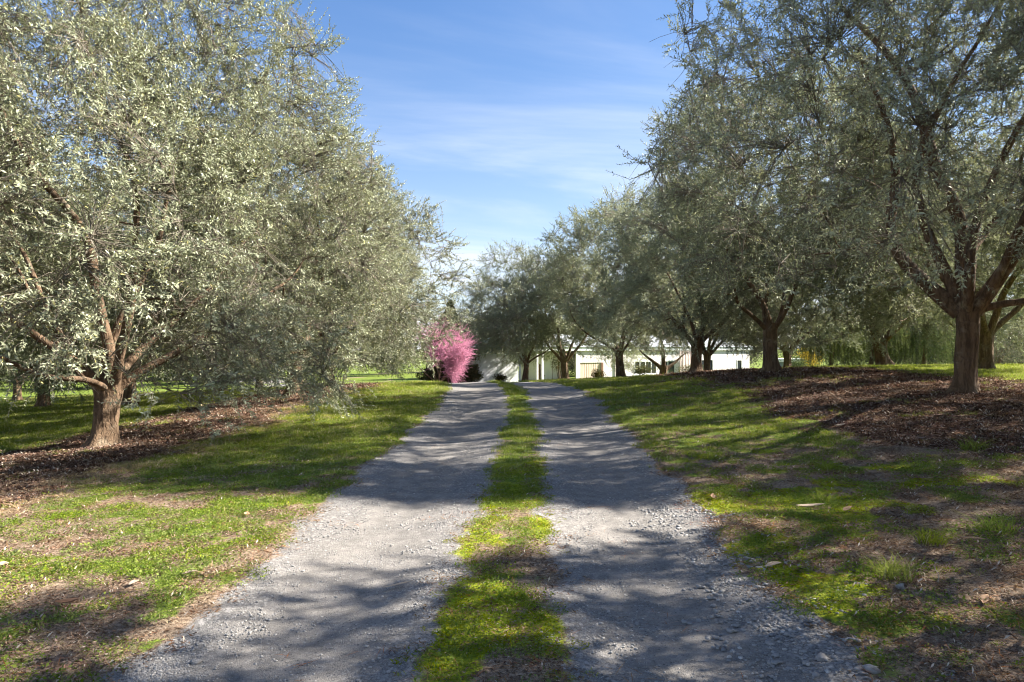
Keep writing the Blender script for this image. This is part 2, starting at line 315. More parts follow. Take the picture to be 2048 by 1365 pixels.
gm = np_mesh('ground', np.c_[fx, fy, GZ], quads, True, {k: Fd[k] for k in ('gravel', 'grass', 'mulch', 'moss', 'lush', 'u')})
def ground_mat():
    b = NT('ground_cover'); v = b.obj(); at = {k: b.attr(k) for k in ('gravel', 'grass', 'mulch', 'moss', 'lush', 'u')}
    big = b.noise(v, 0.9, 5, 0.6); mid = b.noise(v, 6, 5, 0.65); fine = b.noise(v, 38, 5, 0.7); grit = b.noise(v, 150, 3, 0.7)
    st = b.voro(v, 46); st2 = b.voro(v, 120); stc = b.n('ShaderNodeSeparateColor'); b.l(st2.outputs['Color'], stc.inputs[0])
    stc1 = b.n('ShaderNodeSeparateColor'); b.l(st.outputs['Color'], stc1.inputs[0])
    # gravel: pale compacted fines in the wheel tracks, darker loose chips between
    chips = b.mix(stc.outputs[0], (0.085, 0.082, 0.08), (0.30, 0.28, 0.255)); chips = b.mix(b.rng(stc1.outputs[1], 0.75, 0.95), chips, (0.36, 0.34, 0.32))
    fines = b.mix(b.rng(mid, 0.3, 0.7), (0.150, 0.138, 0.124), (0.262, 0.240, 0.214)); fines = b.mix(b.rng(grit, 0.56, 0.68, 0.0, 0.8), fines, (0.085, 0.08, 0.08)); fines = b.mix(b.rng(grit, 0.42, 0.30, 0.0, 0.6), fines, (0.38, 0.355, 0.325))
    spk = b.voro(v, 75); spc = b.n('ShaderNodeSeparateColor'); b.l(spk.outputs['Color'], spc.inputs[0]); fines = b.mix(b.math('MULTIPLY', b.rng(spc.outputs[0], 0.86, 0.90), b.rng(spk.outputs['Distance'], 0.45, 0.30)), fines, (0.06, 0.058, 0.06))
    au = b.math('ABSOLUTE', at['u']); tr = b.math('ABSOLUTE', b.math('SUBTRACT', au, 1.02))
    wear = b.rng(b.math('ADD', tr, b.math('MULTIPLY', b.math('SUBTRACT', big, 0.5), 1.0)), 0.22, 0.72, 0.78, 0.20)
    gravel = b.mix(wear, chips, fines)
    # litter and bare soil
    lit = b.mix(b.rng(b.math('ADD', b.math('MULTIPLY', fine, 0.6), b.math('MULTIPLY', grit, 0.4)), 0.38, 0.62), (0.075, 0.048, 0.032), (0.36, 0.27, 0.185)); lit = b.mix(b.rng(mid, 0.55, 0.75), lit, (0.25, 0.14, 0.085))
    chip_c = b.n('ShaderNodeSeparateColor'); vm = b.voro(b.scaled(v, (1, 1.6, 1)), 34); b.l(vm.outputs['Color'], chip_c.inputs[0])
    mul = b.mix(chip_c.outputs[0], (0.042, 0.023, 0.015), (0.21, 0.115, 0.074)); mul = b.mix(b.rng(chip_c.outputs[1], 0.82, 0.95), mul, (0.40, 0.32, 0.25))
    grn = b.mix(b.rng(fine, 0.35, 0.65), (0.055, 0.085, 0.012), (0.17, 0.225, 0.03)); grn = b.mix(b.rng(mid, 0.5, 0.8), grn, (0.22, 0.24, 0.05))
    mos = b.mix(b.rng(fine, 0.35, 0.7), (0.13, 0.165, 0.012), (0.33, 0.36, 0.02))
    def edge(a, n, w=0.5): return b.rng(b.math('ADD', a, b.math('MULTIPLY', b.math('SUBTRACT', n, 0.5), w)), 0.36, 0.64)
    c = b.mix(edge(at['grass'], fine, 0.9), lit, grn)
    c = b.mix(edge(at['mulch'], fine, 0.8), c, mul)
    c = b.mix(edge(at['gravel'], fine, 0.7), c, gravel)
    c = b.mix(edge(at['moss'], fine, 0.8), c, mos)
    b.col(c); b.rough(0.95); b.p.inputs['Specular IOR Level'].default_value = 0.15
    peb = b.math('SUBTRACT', 1.0, st2.outputs['Distance'])
    h = b.math('ADD', b.math('MULTIPLY', fine, 0.9), b.math('MULTIPLY', peb, 0.5)); h = b.math('ADD', h, b.math('MULTIPLY', grit, 0.4))
    b.bump(h, 0.55, 0.014); return b.m
tag(link('ground', gm, ground_mat()), kind='structure')

# ------------------------------------------------------------------ trees
def lobes(rng, n=9, amp=0.22):
    """smooth lumpy factor over directions, so that no crown is a smooth dome"""
    K = rng.normal(size=(n, 3))*2.3; ph = rng.uniform(0, 6.28, n)
    def f(d): return 1+amp*np.sin(d@K.T+ph).sum(1)/math.sqrt(n)*1.3
    return f
def crown_pts(rng, n, sp, lo=0.5, hi=1.0, pw=1.0, lob=None, gap=None, gapthr=-9):
    out = []; got = 0
    while got < n:
        m = n*3; t = rng.random(m); th = rng.uniform(0, 2*math.pi, m); rho = lo+(hi-lo)*rng.random(m)**pw
        k = sp.get('wide', 0.28); base = sp.get('skirt', 0.78)
        prof = np.where(t < k, base+(1-base)*np.sin(t/k*math.pi/2), np.cos(np.clip((t-k)/(1-k), 0, 1)*math.pi/2)**0.62)
        keep = rng.random(m) < np.maximum(prof, 0.25)*(0.35+0.65*rho**2)
        zc_ = sp['zb']+(sp['H']-sp['zb'])*0.42
        z = sp['zb']+(sp['H']-sp['zb'])*t; r = sp['R']*prof*rho
        # points pulled inward lie towards the crown's middle in height as well
        z = zc_+(z-zc_)*(0.35+0.65*rho)
        p = np.c_[r*np.cos(th), r*np.sin(th), z]; c = np.array([0, 0, zc_]); d = p-c
        if lob is not None: d = d*lob(unit(d))[:,None]
        p = c+d; p[:,2] = np.maximum(p[:,2], sp['zb']*0.8)
        if 'off' in sp: p[:,:2] += np.array(sp['off'])*np.clip((p[:,2:3]-1)/4, 0, 1)
        if sp.get('lift'):
            rr_ = np.hypot(p[:,0], p[:,1]); az_ = np.cos(np.arctan2(p[:,1], p[:,0])-math.radians(12)); floor = np.interp(rr_, [0, 1.6, 3.0, 4.6], [2.35, 2.05, 1.35, 0.75])+np.where(az_ > 0.45, -0.55, 0.75*np.clip(0.8-az_, 0, 1))
            keep &= p[:,2] > floor
        if gap is not None: keep &= gap(p) > gapthr
        p = p[keep]; out.append(p); got += len(p)
    return np.vstack(out)[:n]
def tube(P, R, k, wob=None):
    P = np.asarray(P, float); n = len(P); T = unit(np.gradient(P, axis=0)); ref = np.array([0.31, 0.95, 0.05]) if abs(T[0][2]) > 0.6 else np.array([0.1, 0.1, 1.0])
    A = unit(np.cross(T, ref)); B = np.cross(T, A); th = np.linspace(0, 2*math.pi, k, endpoint=False)
    rr = np.repeat(np.asarray(R)[:,None], k, 1)
    if wob is not None: rr = rr*wob(P, th)
    V = P[:,None,:]+rr[:,:,None]*(A[:,None,:]*np.cos(th)[None,:,None]+B[:,None,:]*np.sin(th)[None,:,None])
    i = np.arange(n-1)[:,None]*k; j = np.arange(k)[None,:]; j2 = (j+1) % k
    F = np.stack([i+j, i+j2, i+k+j2, i+k+j], -1).reshape(-1, 4)
    return V.reshape(-1, 3), F
class Acc:
    def __init__(s): s.V = []; s.F = []; s.n = 0
    def add(s, V, F): s.V.append(V); s.F.append(F+s.n); s.n += len(V)
    def mesh(s, name, smooth=True): return np_mesh(name, np.vstack(s.V), np.vstack(s.F), smooth)
def sticks(P0, P1, P2, r0, r1):
    """thin three-sided twigs through three points each"""
    n = len(P0); D = unit(P2-P0); ref = np.where(np.abs(D[:,2:3]) > 0.8, np.array([[1.0, 0, 0]]), np.array([[0, 0, 1.0]]))
    A = unit(np.cross(D, ref)); B = np.cross(D, A); V = []
    rings = ((P0, r0), (P1, 0.5*(r0+r1)), (P2, r1)) if P1 is not None else ((P0, r0), (P2, r1))
    for P, r in rings:
        for a in (0, 2.094, 4.189): V.append(P+(A*math.cos(a)+B*math.sin(a))*np.reshape(r, (-1, 1)))
    V = np.stack(V, 1).reshape(-1, 3); F = []
    for s in range(0, 3*len(rings)-3, 3):
        for a in range(3): F.append((s+a, s+(a+1) % 3, s+3+(a+1) % 3, s+3+a))
    F = (np.arange(n)[:,None,None]*3*len(rings)+np.array(F)[None]).reshape(-1, 4)
    return V, F
def leaf_quads(B, D, N, L, W, fold=0.15, tri=False):
    """pointed leaves: base, one side, tip, other side"""
    S = unit(np.cross(D, N)); N2 = np.cross(S, D); L = np.reshape(L, (-1, 1)); W = np.reshape(W, (-1, 1))
    if tri: V = np.stack([B+S*W*0.42, B+D*L, B-S*W*0.42+D*L*0.12], 1).reshape(-1, 3); return V, np.arange(len(B)*3).reshape(-1, 3)
    m = B+D*L*0.48; V = np.stack([B, m+S*W*0.5+N2*W*fold, B+D*L-N2*L*0.06, m-S*W*0.5+N2*W*fold], 1).reshape(-1, 3)
    return V, np.arange(len(B)*4).reshape(-1, 4)
def leaves_on(rng, P0, P1, per, L, W, lean=0.75, droop=0.0, tri=False):
    n = len(P0); t = (np.arange(per)+0.5)/per; t = (t[None]+rng.uniform(-.3, .3, (n, per))/per)
    t = 0.12+0.88*t; T = unit(P1-P0); ref = unit(rng.normal(size=(n, 3))); A = unit(np.cross(T, ref)); Bv = np.cross(T, A)
    ang = (np.arange(per)[None]*2.4+rng.uniform(0, 6.28, (n, 1))+rng.normal(0, .35, (n, per)))
    side = A[:,None]*np.cos(ang)[...,None]+Bv[:,None]*np.sin(ang)[...,None]
    D = unit(T[:,None]*(1-lean*0.45)+side*lean+rng.normal(0, .16, (n, per, 3))+np.array([0, 0, -droop]))
    base = P0[:,None]+(P1-P0)[:,None]*t[...,None]
    N = unit(T[:,None]-0.6*side+np.array([0, 0, 0.8])+rng.normal(0, .45, (n, per, 3)))
    sz = rng.uniform(0.55, 1.2, (n, per))*rng.uniform(0.75, 1.15, (n, 1))*(1-0.35*t**4)
    return leaf_quads(base.reshape(-1, 3), D.reshape(-1, 3), N.reshape(-1, 3), (L*sz).ravel(), (W*sz).ravel(), 0.15, tri)

def nearest(P, Q, bias=None):
    out = np.empty(len(P), int)
    for i in range(0, len(P), 800):
        d = ((P[i:i+800,None]-Q[None])**2).sum(2)
        if bias is not None: d = d+bias(P[i:i+800], Q)
        out[i:i+800] = d.argmin(1)
    return out

def build_tree(seed, sp):
    """one tree at the origin: trunk, each main limb, branches, twigs and a crown of leaves (mesh data to be shared)"""
    rng = np.random.default_rng(seed); lob = lobes(rng, amp=sp.get('lump', 0.2)); Kg = rng.normal(size=(8, 3))*0.85; pg = rng.uniform(0, 6.28, 8)
    K2 = rng.normal(size=(8, 3))*2.5; p2g = rng.uniform(0, 6.28, 8); fine_gap = lambda p: np.sin(p@K2.T+p2g).sum(1)/2.83
    gap = lambda p: np.sin(p@Kg.T+pg).sum(1)/2.83
    both = lambda p: np.where(fine_gap(p) > sp.get('gap2', -0.5), gap(p), -9)
    Hf = sp['fork']; tr = sp['tr']; parts = {}
    # trunk, flared at the foot, with shallow flutes and a burl or two
    zz = np.linspace(-0.25, Hf+0.12, 22); lean = np.array(sp.get('lean', (0.05, 0.02)))
    P = np.c_[lean[0]*np.sin(zz*1.1), lean[1]*np.sin(zz*1.4), zz]
    Rr = tr*(1+0.70*np.exp(-np.maximum(zz, 0)/0.13)+0.08*np.sin(zz*2.5+seed)+0.16*sstep(Hf-0.45, Hf+0.1, zz)); ph = rng.uniform(0, 6.28, 5)
    def wob(P_, th):
        z = P_[:,2:3]; t = th[None]+0.25*np.sin(z*1.3+ph[3])
        return 1+(0.06+0.26*np.exp(-np.maximum(z, 0)/0.20))*np.sin(4*t+ph[0])*0.8+0.05*np.sin(7*t+ph[1]+z*2)+0.045*np.sin(3*t-z*4.5+ph[2])+0.035*np.sin(11*t+ph[4]+z*7)
    a = Acc(); a.add(*tube(P, Rr, 28, wob)); cap_c = P[-1]; parts['trunk'] = a.mesh('trunk')
    top = P[-1]; nodes = []; lims = []
    for (az, tilt, ln, rad) in sp['limbs']:
        az = math.radians(az); tl = math.radians(tilt); d = np.array([math.cos(az)*math.sin(tl), math.sin(az)*math.sin(tl), math.cos(tl)])
        p = top+np.array([math.cos(az), math.sin(az), 0])*tr*0.55*min(1, tilt/25)-np.array([0, 0, 0.22]); pts = [p]; k = int(ln/0.24)
        bend = rng.normal(0, .05, 3)
        for i in range(k):
            if i % 5 == 0: bend = rng.normal(0, .085, 3)
            up = 0.035 if tilt < 62 else 0.012
            d = unit((d+bend*0.8+np.array([0, 0, up])+rng.normal(0, .03, 3))[None])[0]; p = p+d*0.24; pts.append(p)
            tt = np.clip((p[2]-sp['zb'])/(sp['H']-sp['zb']), 0, 1)
            if i > 4 and (p[2] > sp['H']*0.84 or np.hypot(p[0], p[1]) > 0.74*sp['R']*math.cos(max(tt-0.28, 0)/0.72*math.pi/2)**0.62): break
        pts = np.array(pts); s = np.linspace(0, 1, len(pts)); R_ = rad*((1-s)**0.8*0.86+0.14)*(1+0.20*np.exp(-s*18))
        lims.append((pts, R_)); ph2 = rng.uniform(0, 6, 2)
        la = Acc(); la.add(*tube(pts, R_, 10, lambda P_, th: 1+0.06*np.sin(2*th[None]+P_[:,2:3]*3+ph2[0])+0.05*np.sin(3*th[None]-P_[:,0:1]*4+ph2[1])))
        parts.setdefault('limb', []).append(la.mesh('limb')); nodes.append(np.c_[pts[3:], R_[3:]])
    N = np.vstack(nodes); br = Acc(); single = sp.get('single', False); bl = []
    def grow(targets, N, sides, rmax, sag):
        new = []
        order = np.argsort(((targets-top)**2).sum(1)); cur = N; cnt = np.zeros(len(N))
        for q in order:
            tg = targets[q]; dv = tg-cur[:,:3]; d2 = (dv**2).sum(1)+np.maximum(cur[:,2]-tg[2], 0)**2*0.8+0.25*np.linalg.norm(tg[:2])*np.maximum(0, np.linalg.norm(cur[:,:2], axis=1)-np.linalg.norm(tg[:2]))
            i = int((d2+0.35*cnt**1.6).argmin()); cnt[max(0, i-1):i+2] += 1; s = cur[i,:3]; ln = np.linalg.norm(tg-s)
            if ln < 0.15: continue
            outw = unit(np.r_[s[:2], 0.5][None])[0]; m = s*0.5+tg*0.5+rng.normal(0, .07, 3)*ln+np.array([0, 0, sag*ln])+outw*0.04*ln
            k = max(3, int(ln/0.3)+2); t = np.linspace(0, 1, k)[:,None]
            pts = (1-t)**2*s+2*t*(1-t)*m+t*t*tg+np.r_[np.zeros((1, 3)), rng.normal(0, .02, (k-1, 3))]
            r0 = min(cur[i,3]*0.72, rmax, 0.006+0.013*ln); R_ = r0*(1-0.72*t[:,0])
            tb = tube(pts, np.maximum(R_, 0.0035), sides)
            if single and sides == 6: bl.append(np_mesh('branch', *tb, True))
            else: br.add(*tb)
            new.append(np.c_[pts[1:], R_[1:]]); cur = np.vstack([cur, new[-1]]); cnt = np.r_[cnt, np.zeros(len(new[-1]))]
        return cur
    g = sp.get('gap', -0.75)
    N = grow(crown_pts(rng, sp.get('n2', 70), sp, 0.45, 0.85, 1, lob), N, 6, 0.07, 0.08)
    N = grow(crown_pts(rng, sp.get('n3', 420), sp, 0.35, 0.95, 0.8, lob, gap, g-0.2), N, 4, 0.028, 0.05)
    if bl: parts['branch'] = bl
    parts['branchlet'] = br.mesh('branchlet')
    nt = sp['twigs']; Qc = crown_pts(rng, nt//3+1, sp, sp.get('inner', 0.42), 1.0, 0.75, lob, both, g); Q = np.repeat(Qc, 3, 0)[:nt]+rng.normal(0, .055, (nt, 3))
    i = np.empty(nt, int)
    for c0 in range(0, nt, 500):      # each batch sees its own share of the wood, so no knot sprouts a whole brush
        sub = np.flatnonzero(rng.random(len(N)) < 0.45); i[c0:c0+500] = sub[nearest(Q[c0:c0+500], N[sub,:3])]
    S = N[i,:3]; far = np.linalg.norm(Q-S, axis=1)
    Q = S+(Q-S)*np.minimum(1, 0.85/np.maximum(far, 1e-6))[:,None]
    rel = (Q[:,2]-sp['zb'])/(sp['H']-sp['zb']); outw = unit(np.c_[Q[:,:2], np.zeros(nt)])
    Dt = unit(outw*0.55+np.array([0, 0, 1.0])*(np.interp(rel, [0, .22, .45, 1], [-0.55, -0.05, 0.35, 0.85]))[:,None]+unit(Q-S)*0.35+rng.normal(0, .58, (nt, 3)))
    ln = rng.uniform(*sp.get('tl', (0.26, 0.52)), nt)*np.interp(rel, [0, .3, .8, 1], [1.15, 0.95, 1, 1.25]); E = Q+Dt*ln[:,None]
    tw = Acc(); mid = (S+Q)/2+rng.normal(0, .045, (nt, 3))+np.array([0, 0, 0.03]); ks = np.arange(nt) % 3 < (2 if sp.get('tri') else 3); tw.add(*sticks(S[ks], mid[ks], Q[ks], np.full(len(S[ks]), sp.get('twr', 0.0058)), np.full(len(S[ks]), sp.get('twr', 0.0058)*0.75)))
    tw.add(*sticks(Q[ks], None, E[ks], np.full(len(Q[ks]), sp.get('twr', 0.0058)*0.72), np.full(len(Q[ks]), 0.0018)))
    # a share of bare shoots, mostly low and inside
    nb = sp.get('bare', 900)
    if nb:
        pick = rng.choice(nt, nb, p=(np.clip(1.25-rel, 0.1, 1.2)/np.clip(1.25-rel, 0.1, 1.2).sum())); s = Q[pick]
        d = unit(rng.normal(0, .7, (nb, 3))+outw[pick]*0.5+np.array([0, 0, -0.12])); l2 = rng.uniform(.25, .7, nb)[:,None]
        tw.add(*sticks(s, s+d*l2*0.5+rng.normal(0, .05, (nb, 3)), s+d*l2+np.array([0, 0, -0.12])*l2, np.full(nb, .005), np.full(nb, .002)))
    parts['twig'] = tw.mesh('twig', False)
    pa = int(sp['per']*0.36); pb = sp['per']-pa; back = Q-(Q-S)*np.minimum(0.6, 0.45/np.maximum(np.linalg.norm(Q-S, axis=1), 1e-6))[:,None]
    V, F = leaves_on(rng, back, Q, pa, sp['L'], sp['W'], 0.8, 0.0, sp.get('tri', False)); V2_, F2_ = leaves_on(rng, Q, E, pb, sp['L'], sp['W'], 0.75, 0.0, sp.get('tri', False))
    V = np.vstack([V, V2_]); F = np.vstack([F, F2_+len(V)-len(V2_)])
    base = np.clip(0.5+0.12*gap(Q*1.9)+0.10*fine_gap(Q), 0, 1)
    val = np.clip(np.r_[np.repeat(base, pa), np.repeat(base, pb)]*0.55+rng.random(len(F))*0.52-0.02, 0, 0.855); val[rng.random(len(F)) < 0.025] = 0.97
    parts['crown'] = np_mesh('crown', V, F, False, None, {'leaf': val})
    return parts

PM = {'trunk': 'bark', 'limb': 'bark', 'branch': 'bark', 'branchlet': 'bark', 'twig': 'twig', 'crown': 'olive_leaf'}
def finish(parts, mats=PM):
    for k, v in parts.items():
        for me in (v if isinstance(v, list) else [v]): me.materials.append(M[mats[k]])
    return parts
def plant(name, parts, x, y, rz, s, label, cat, group=None, sz=None):
    root = empty(name, (x, y, hz(x, y)-0.02), math.radians(rz), s)
    if sz: root.scale = (s, s, s*sz)
    tag(root, label, cat, group)
    for k, v in parts.items():
        for me in (v if isinstance(v, list) else [v]):
            o = bpy.data.objects.new(k, me); col.objects.link(o); o.parent = root
            if k in ('branchlet', 'twig'): o['kind'] = 'stuff'
    return root

near_l = dict(single=True, lift=1.0, fork=1.12, tr=0.205, H=9.8, zb=0.80, R=4.7, wide=0.30, skirt=0.86, lump=0.20, lean=(0.06, 0.05), twigs=14000, per=27, L=0.076, W=0.0240, n2=85, n3=520, bare=1500, gap=-0.85,
  limbs=[(150, 16, 5.2, .085), (20, 9, 6.4, .105), (-30, 30, 5.6, .09), (25, 47, 4.8, .085), (185, 44, 4.6, .075), (265, 40, 4.4, .075), (95, 38, 5.0, .085), (-75, 63, 3.6, .06), (225, 52, 3.4, .06)])
near_r = dict(single=True, fork=1.50, tr=0.160, H=10.2, zb=1.95, R=4.6, wide=0.26, skirt=0.70, lump=0.18, lean=(0.05, -0.04), twigs=10500, per=26, L=0.076, W=0.0240, n2=85, n3=520, bare=1300, gap=-0.70,
  limbs=[(148, 54, 5.4, .13), (150, 20, 5.6, .10), (60, 6, 6.8, .14), (-35, 33, 5.8, .12), (-70, 50, 4.4, .08), (235, 46, 4.8, .09), (75, 45, 5.0, .09), (-25, 70, 3.6, .06)])
mid_a = dict(fork=1.25, tr=0.20, H=9.0, zb=1.15, R=4.5, tri=True, twigs=8800, per=27, L=0.098, W=0.038, n2=60, n3=330, bare=700, gap=-0.85, twr=0.007,
  limbs=[(10, 38, 4.8, .10), (80, 18, 5.2, .11), (140, 42, 4.6, .09), (205, 35, 4.8, .10), (275, 45, 4.4, .09), (330, 22, 5.2, .10)])
mid_b = dict(mid_a, fork=1.45, H=9.3, zb=1.75, R=4.4, skirt=0.72, lean=(-0.12, 0.05), limbs=[(40, 32, 5.0, .085), (115, 46, 4.4, .07), (170, 16, 5.4, .10), (240, 40, 4.6, .075), (310, 48, 4.2, .065)])
mid_c = dict(mid_a, fork=1.05, tr=0.23, H=8.6, zb=0.95, R=4.6, skirt=0.88, lump=0.26, lean=(0.14, 0.10), limbs=[(0, 46, 4.4, .09), (60, 28, 5.0, .10), (130, 34, 4.8, .10), (190, 52, 4.0, .08), (250, 30, 4.8, .10), (315, 40, 4.4, .09)])
far_a = dict(mid_a, twigs=4200, per=20, L=0.14, W=0.056, n2=45, n3=180, bare=200, H=9.0, zb=1.3, twr=0.009)
T = {k: finish(build_tree(i+11, s)) for i, (k, s) in enumerate(dict(nl=near_l, nr=near_r, ma=mid_a, mb=mid_b, mc=mid_c, fa=far_a).items())}
GL, GR = 'olive trees left of the drive', 'olive trees right of the drive'
olives = [
 # kind, x, y, turn, size, label, group
 ('nl', -7.3, 12.2, 0, 1.0, 'nearest olive tree on the left with a thick short trunk in mulch', GL),
 ('ma', -6.7, 21.0, 40, 1.03, 'second olive tree on the left beside the drive, dark stump-like trunk', GL),
 ('mb', -7.6, 28.5, 110, 0.89, 'third olive tree on the left with a wide crown reaching towards the pink tree', GL),
 ('mc', -9.6, 36.0, 120, 0.80, 'fourth olive tree on the left, its trunk just behind the third one', GL),
 ('mb', -14.4, 15.5, 10, 1.0, 'olive tree at the left edge, only its crown showing behind the nearest left tree', GL),
 ('ma', -13.4, 24.0, 170, 0.95, 'olive tree whose dark trunk stands just right of the nearest left trunk, farther back', GL),
 ('mc', -19.2, 28.0, 80, 0.92, 'olive tree with a dark trunk on the grass near the left edge', GL),
 ('mb', -13.8, 32.5, 260, 0.95, 'olive tree behind the second tree of the left row', GL),
 ('fa', -20.4, 36.0, 20, 1.0, 'small distant olive tree behind the nearest left trunk', GL),
 ('fa', -27.5, 38.0, 140, 1.0, 'far olive tree with a thin trunk at the left edge of the grove', GL),
 ('fa', -26.5, 46.0, 250, 1.0, 'farthest olive tree of the left grove, second trunk from the left edge', GL),
 ('fa', -15.2, 41.0, 300, 0.95, 'far olive tree behind the third tree of the left row', GL),
 ('fa', -21.0, 20.5, 330, 1.0, 'olive crown behind the leaves at the far left edge of the picture', GL),
 ('nr', 8.2, 12.4, 0, 1.06, 'big dark olive tree nearest on the right with spreading limbs above a thick trunk', GR),
 ('mb', 7.6, 20.0, 75, 0.93, 'second olive tree on the right with a dark upright trunk in mulch', GR),
 ('ma', 7.4, 27.5, 290, 0.92, 'third olive tree on the right with a flared trunk at the grass edge', GR),
 ('mb', 6.1, 38.0, 35, 1.08, 'olive tree with a leaning trunk before the white wall left of the wide window', GR),
 ('ma', 3.9, 50.0, 150, 1.15, 'olive tree with a dark trunk before the tan panelled door', GR),
 ('mb', 0.95, 51.0, 230, 1.05, 'small olive tree farthest along the drive before the pale end wall', GR),
 ('fa', 10.3, 36.0, 60, 0.9, 'slim olive trunk just behind the third tree of the right row', GR),
 ('fa', 14.1, 35.0, 10, 0.95, 'pale-trunked olive tree behind the second tree of the right row', GR),
 ('mc', 13.1, 24.0, 100, 0.9, 'olive tree with a straight slim trunk before the weeping green trees', GR),
 ('fa', 12.5, 18.0, 220, 0.82, 'olive tree half hidden behind the nearest right trunk', GR),
 ('fa', 20.5, 30.0, 30, 0.95, 'olive tree behind the weeping trees at the right edge', GR),
 ('mc', 9.4, 2.0, 130, 1.25, 'olive tree beside the camera on the right, out of the picture but for its shade', GR),
 ('ma', 15.8, 7.4, 10, 1.05, 'olive tree of the second right-hand row whose shade dapples the near verge', GR),
]
for k, x, y, rz, s, lb, g in olives: plant('olive_tree', T[k], x, y, rz, s, lb, 'olive tree', g)

# ------------------------------------------------------------------ scattered ground cover: one object each, small clumps set out by geometry nodes
def scatter(name, variants, pts, rotz, scl, vid, mat, label, cat, tilt=None):
    V = [np.asarray(pts, np.float32)]; n = len(pts); tid = [np.full(n, -1.0)]; F = []; off = n; leaf = []
    for i, (v, f, lf) in enumerate(variants):
        V.append(v); F.append(np.asarray(f)+off); off += len(v); tid.append(np.full(len(v), float(i))); leaf.append(lf)
    Vv = np.vstack(V); k = len(Vv)-n
    me = np_mesh(name, Vv, np.vstack(F), False, {'tid': np.concatenate(tid), 'rotz': np.r_[rotz, np.zeros(k)], 'scl': np.r_[scl, np.ones(k)], 'vid': np.r_[vid, np.full(k, -1.0)]}, {'leaf': np.concatenate(leaf)})
    o = link(name, me, mat); tag(o, label, cat, kind='stuff')
    ng = bpy.data.node_groups.new(name+'_scatter', 'GeometryNodeTree')
    ng.interface.new_socket('Geometry', in_out='INPUT', socket_type='NodeSocketGeometry'); ng.interface.new_socket('Geometry', in_out='OUTPUT', socket_type='NodeSocketGeometry')
    N_ = ng.nodes; Lk = ng.links.new; gi = N_.new('NodeGroupInput'); go = N_.new('NodeGroupOutput'); jn = N_.new('GeometryNodeJoinGeometry')
    def na(nm):
        a = N_.new('GeometryNodeInputNamedAttribute'); a.data_type = 'FLOAT'; a.inputs['Name'].default_value = nm; return a.outputs['Attribute']
    def eq(s, val):
        c = N_.new('FunctionNodeCompare'); c.data_type = 'FLOAT'; c.operation = 'EQUAL'; Lk(s, c.inputs[0]); c.inputs[1].default_value = val; c.inputs['Epsilon'].default_value = 0.1; return c.outputs[0]
    for i in range(len(variants)):
        sp_ = N_.new('GeometryNodeSeparateGeometry'); sp_.domain = 'POINT'; Lk(gi.outputs[0], sp_.inputs[0]); Lk(eq(na('tid'), float(i)), sp_.inputs[1])
        sq = N_.new('GeometryNodeSeparateGeometry'); sq.domain = 'POINT'; Lk(gi.outputs[0], sq.inputs[0]); Lk(eq(na('vid'), float(i)), sq.inputs[1])
        ip = N_.new('GeometryNodeInstanceOnPoints'); Lk(sq.outputs[0], ip.inputs['Points']); Lk(sp_.outputs[0], ip.inputs['Instance'])
        cx_ = N_.new('ShaderNodeCombineXYZ'); Lk(na('rotz'), cx_.inputs[2]); Lk(cx_.outputs[0], ip.inputs['Rotation']); Lk(na('scl'), ip.inputs['Scale'])
        Lk(ip.outputs[0], jn.inputs[0])
    Lk(jn.outputs[0], go.inputs[0]); md = o.modifiers.new('scatter', 'NODES'); md.node_group = ng
    return o
def blades(rng, n, rad, h, w, lean=0.5, val=(0, 0.86), dead=0.06):
    r = rad*np.sqrt(rng.random(n)); th = rng.uniform(0, 6.28, n); B = np.c_[r*np.cos(th), r*np.sin(th), np.full(n, -0.005)]
    D = unit(np.c_[rng.normal(0, lean, (n, 2)), np.ones(n)]); hh = h*rng.uniform(.45, 1.15, n); S = unit(np.cross(D, rng.normal(size=(n, 3)))); ww = (w*rng.uniform(.7, 1.2, n))[:,None]
    m = B+D*hh[:,None]*0.55; tip = B+D*hh[:,None]+np.c_[D[:,:2]*hh[:,None]*0.45, -0.15*hh]
    V = np.stack([B-S*ww*0.5, B+S*ww*0.5, m+S*ww*0.4, tip, m-S*ww*0.4], 1).reshape(-1, 3); i = np.arange(n)[:,None]*5
    F = np.concatenate([i+np.array([[0, 1, 2, 4]]), i+np.array([[4, 2, 3, 3]])], 0)
    # the tip is a triangle: written as a quad with a doubled corner split apart by a hair
    V2 = np.stack([B-S*ww*0.5, B+S*ww*0.5, m+S*ww*0.4, m-S*ww*0.4, tip+S*ww*0.04, tip-S*ww*0.04], 1).reshape(-1, 3); i = np.arange(n)[:,None]*6
    F = np.stack([i+np.array([[0, 1, 2, 3]]), i+np.array([[3, 2, 4, 5]])], 1).reshape(-1, 4)
    lf = rng.uniform(*val, n); lf[rng.random(n) < dead] = 0.97
    return V2, F, np.repeat(lf, 2)
def flakes(rng, n, rad, L, W, lift=0.25, val=(0, 0.86), odd=0.1, zmax=0.012):
    r = rad*np.sqrt(rng.random(n)); th = rng.uniform(0, 6.28, n); B = np.c_[r*np.cos(th), r*np.sin(th), rng.uniform(0.002, zmax, n)]
    D = unit(np.c_[rng.normal(size=(n, 2)), rng.normal(0, lift, n)]); Nn = unit(np.c_[rng.normal(0, lift*1.4, (n, 2)), np.ones(n)])
    s = rng.uniform(.5, 1.25, n); V, F = leaf_quads(B, D, Nn, L*s, W*s, 0.25); V[:,2] = np.maximum(V[:,2], -0.002)
    lf = rng.uniform(*val, n); lf[rng.random(n) < odd] = 1.0
    return V, F, lf
_oct = np.array([(1,0,0),(0,1,0),(-1,0,0),(0,-1,0),(0.6,0.6,0.62),(-0.6,0.6,0.62),(-0.6,-0.6,0.62),(0.6,-0.6,0.62)], float)
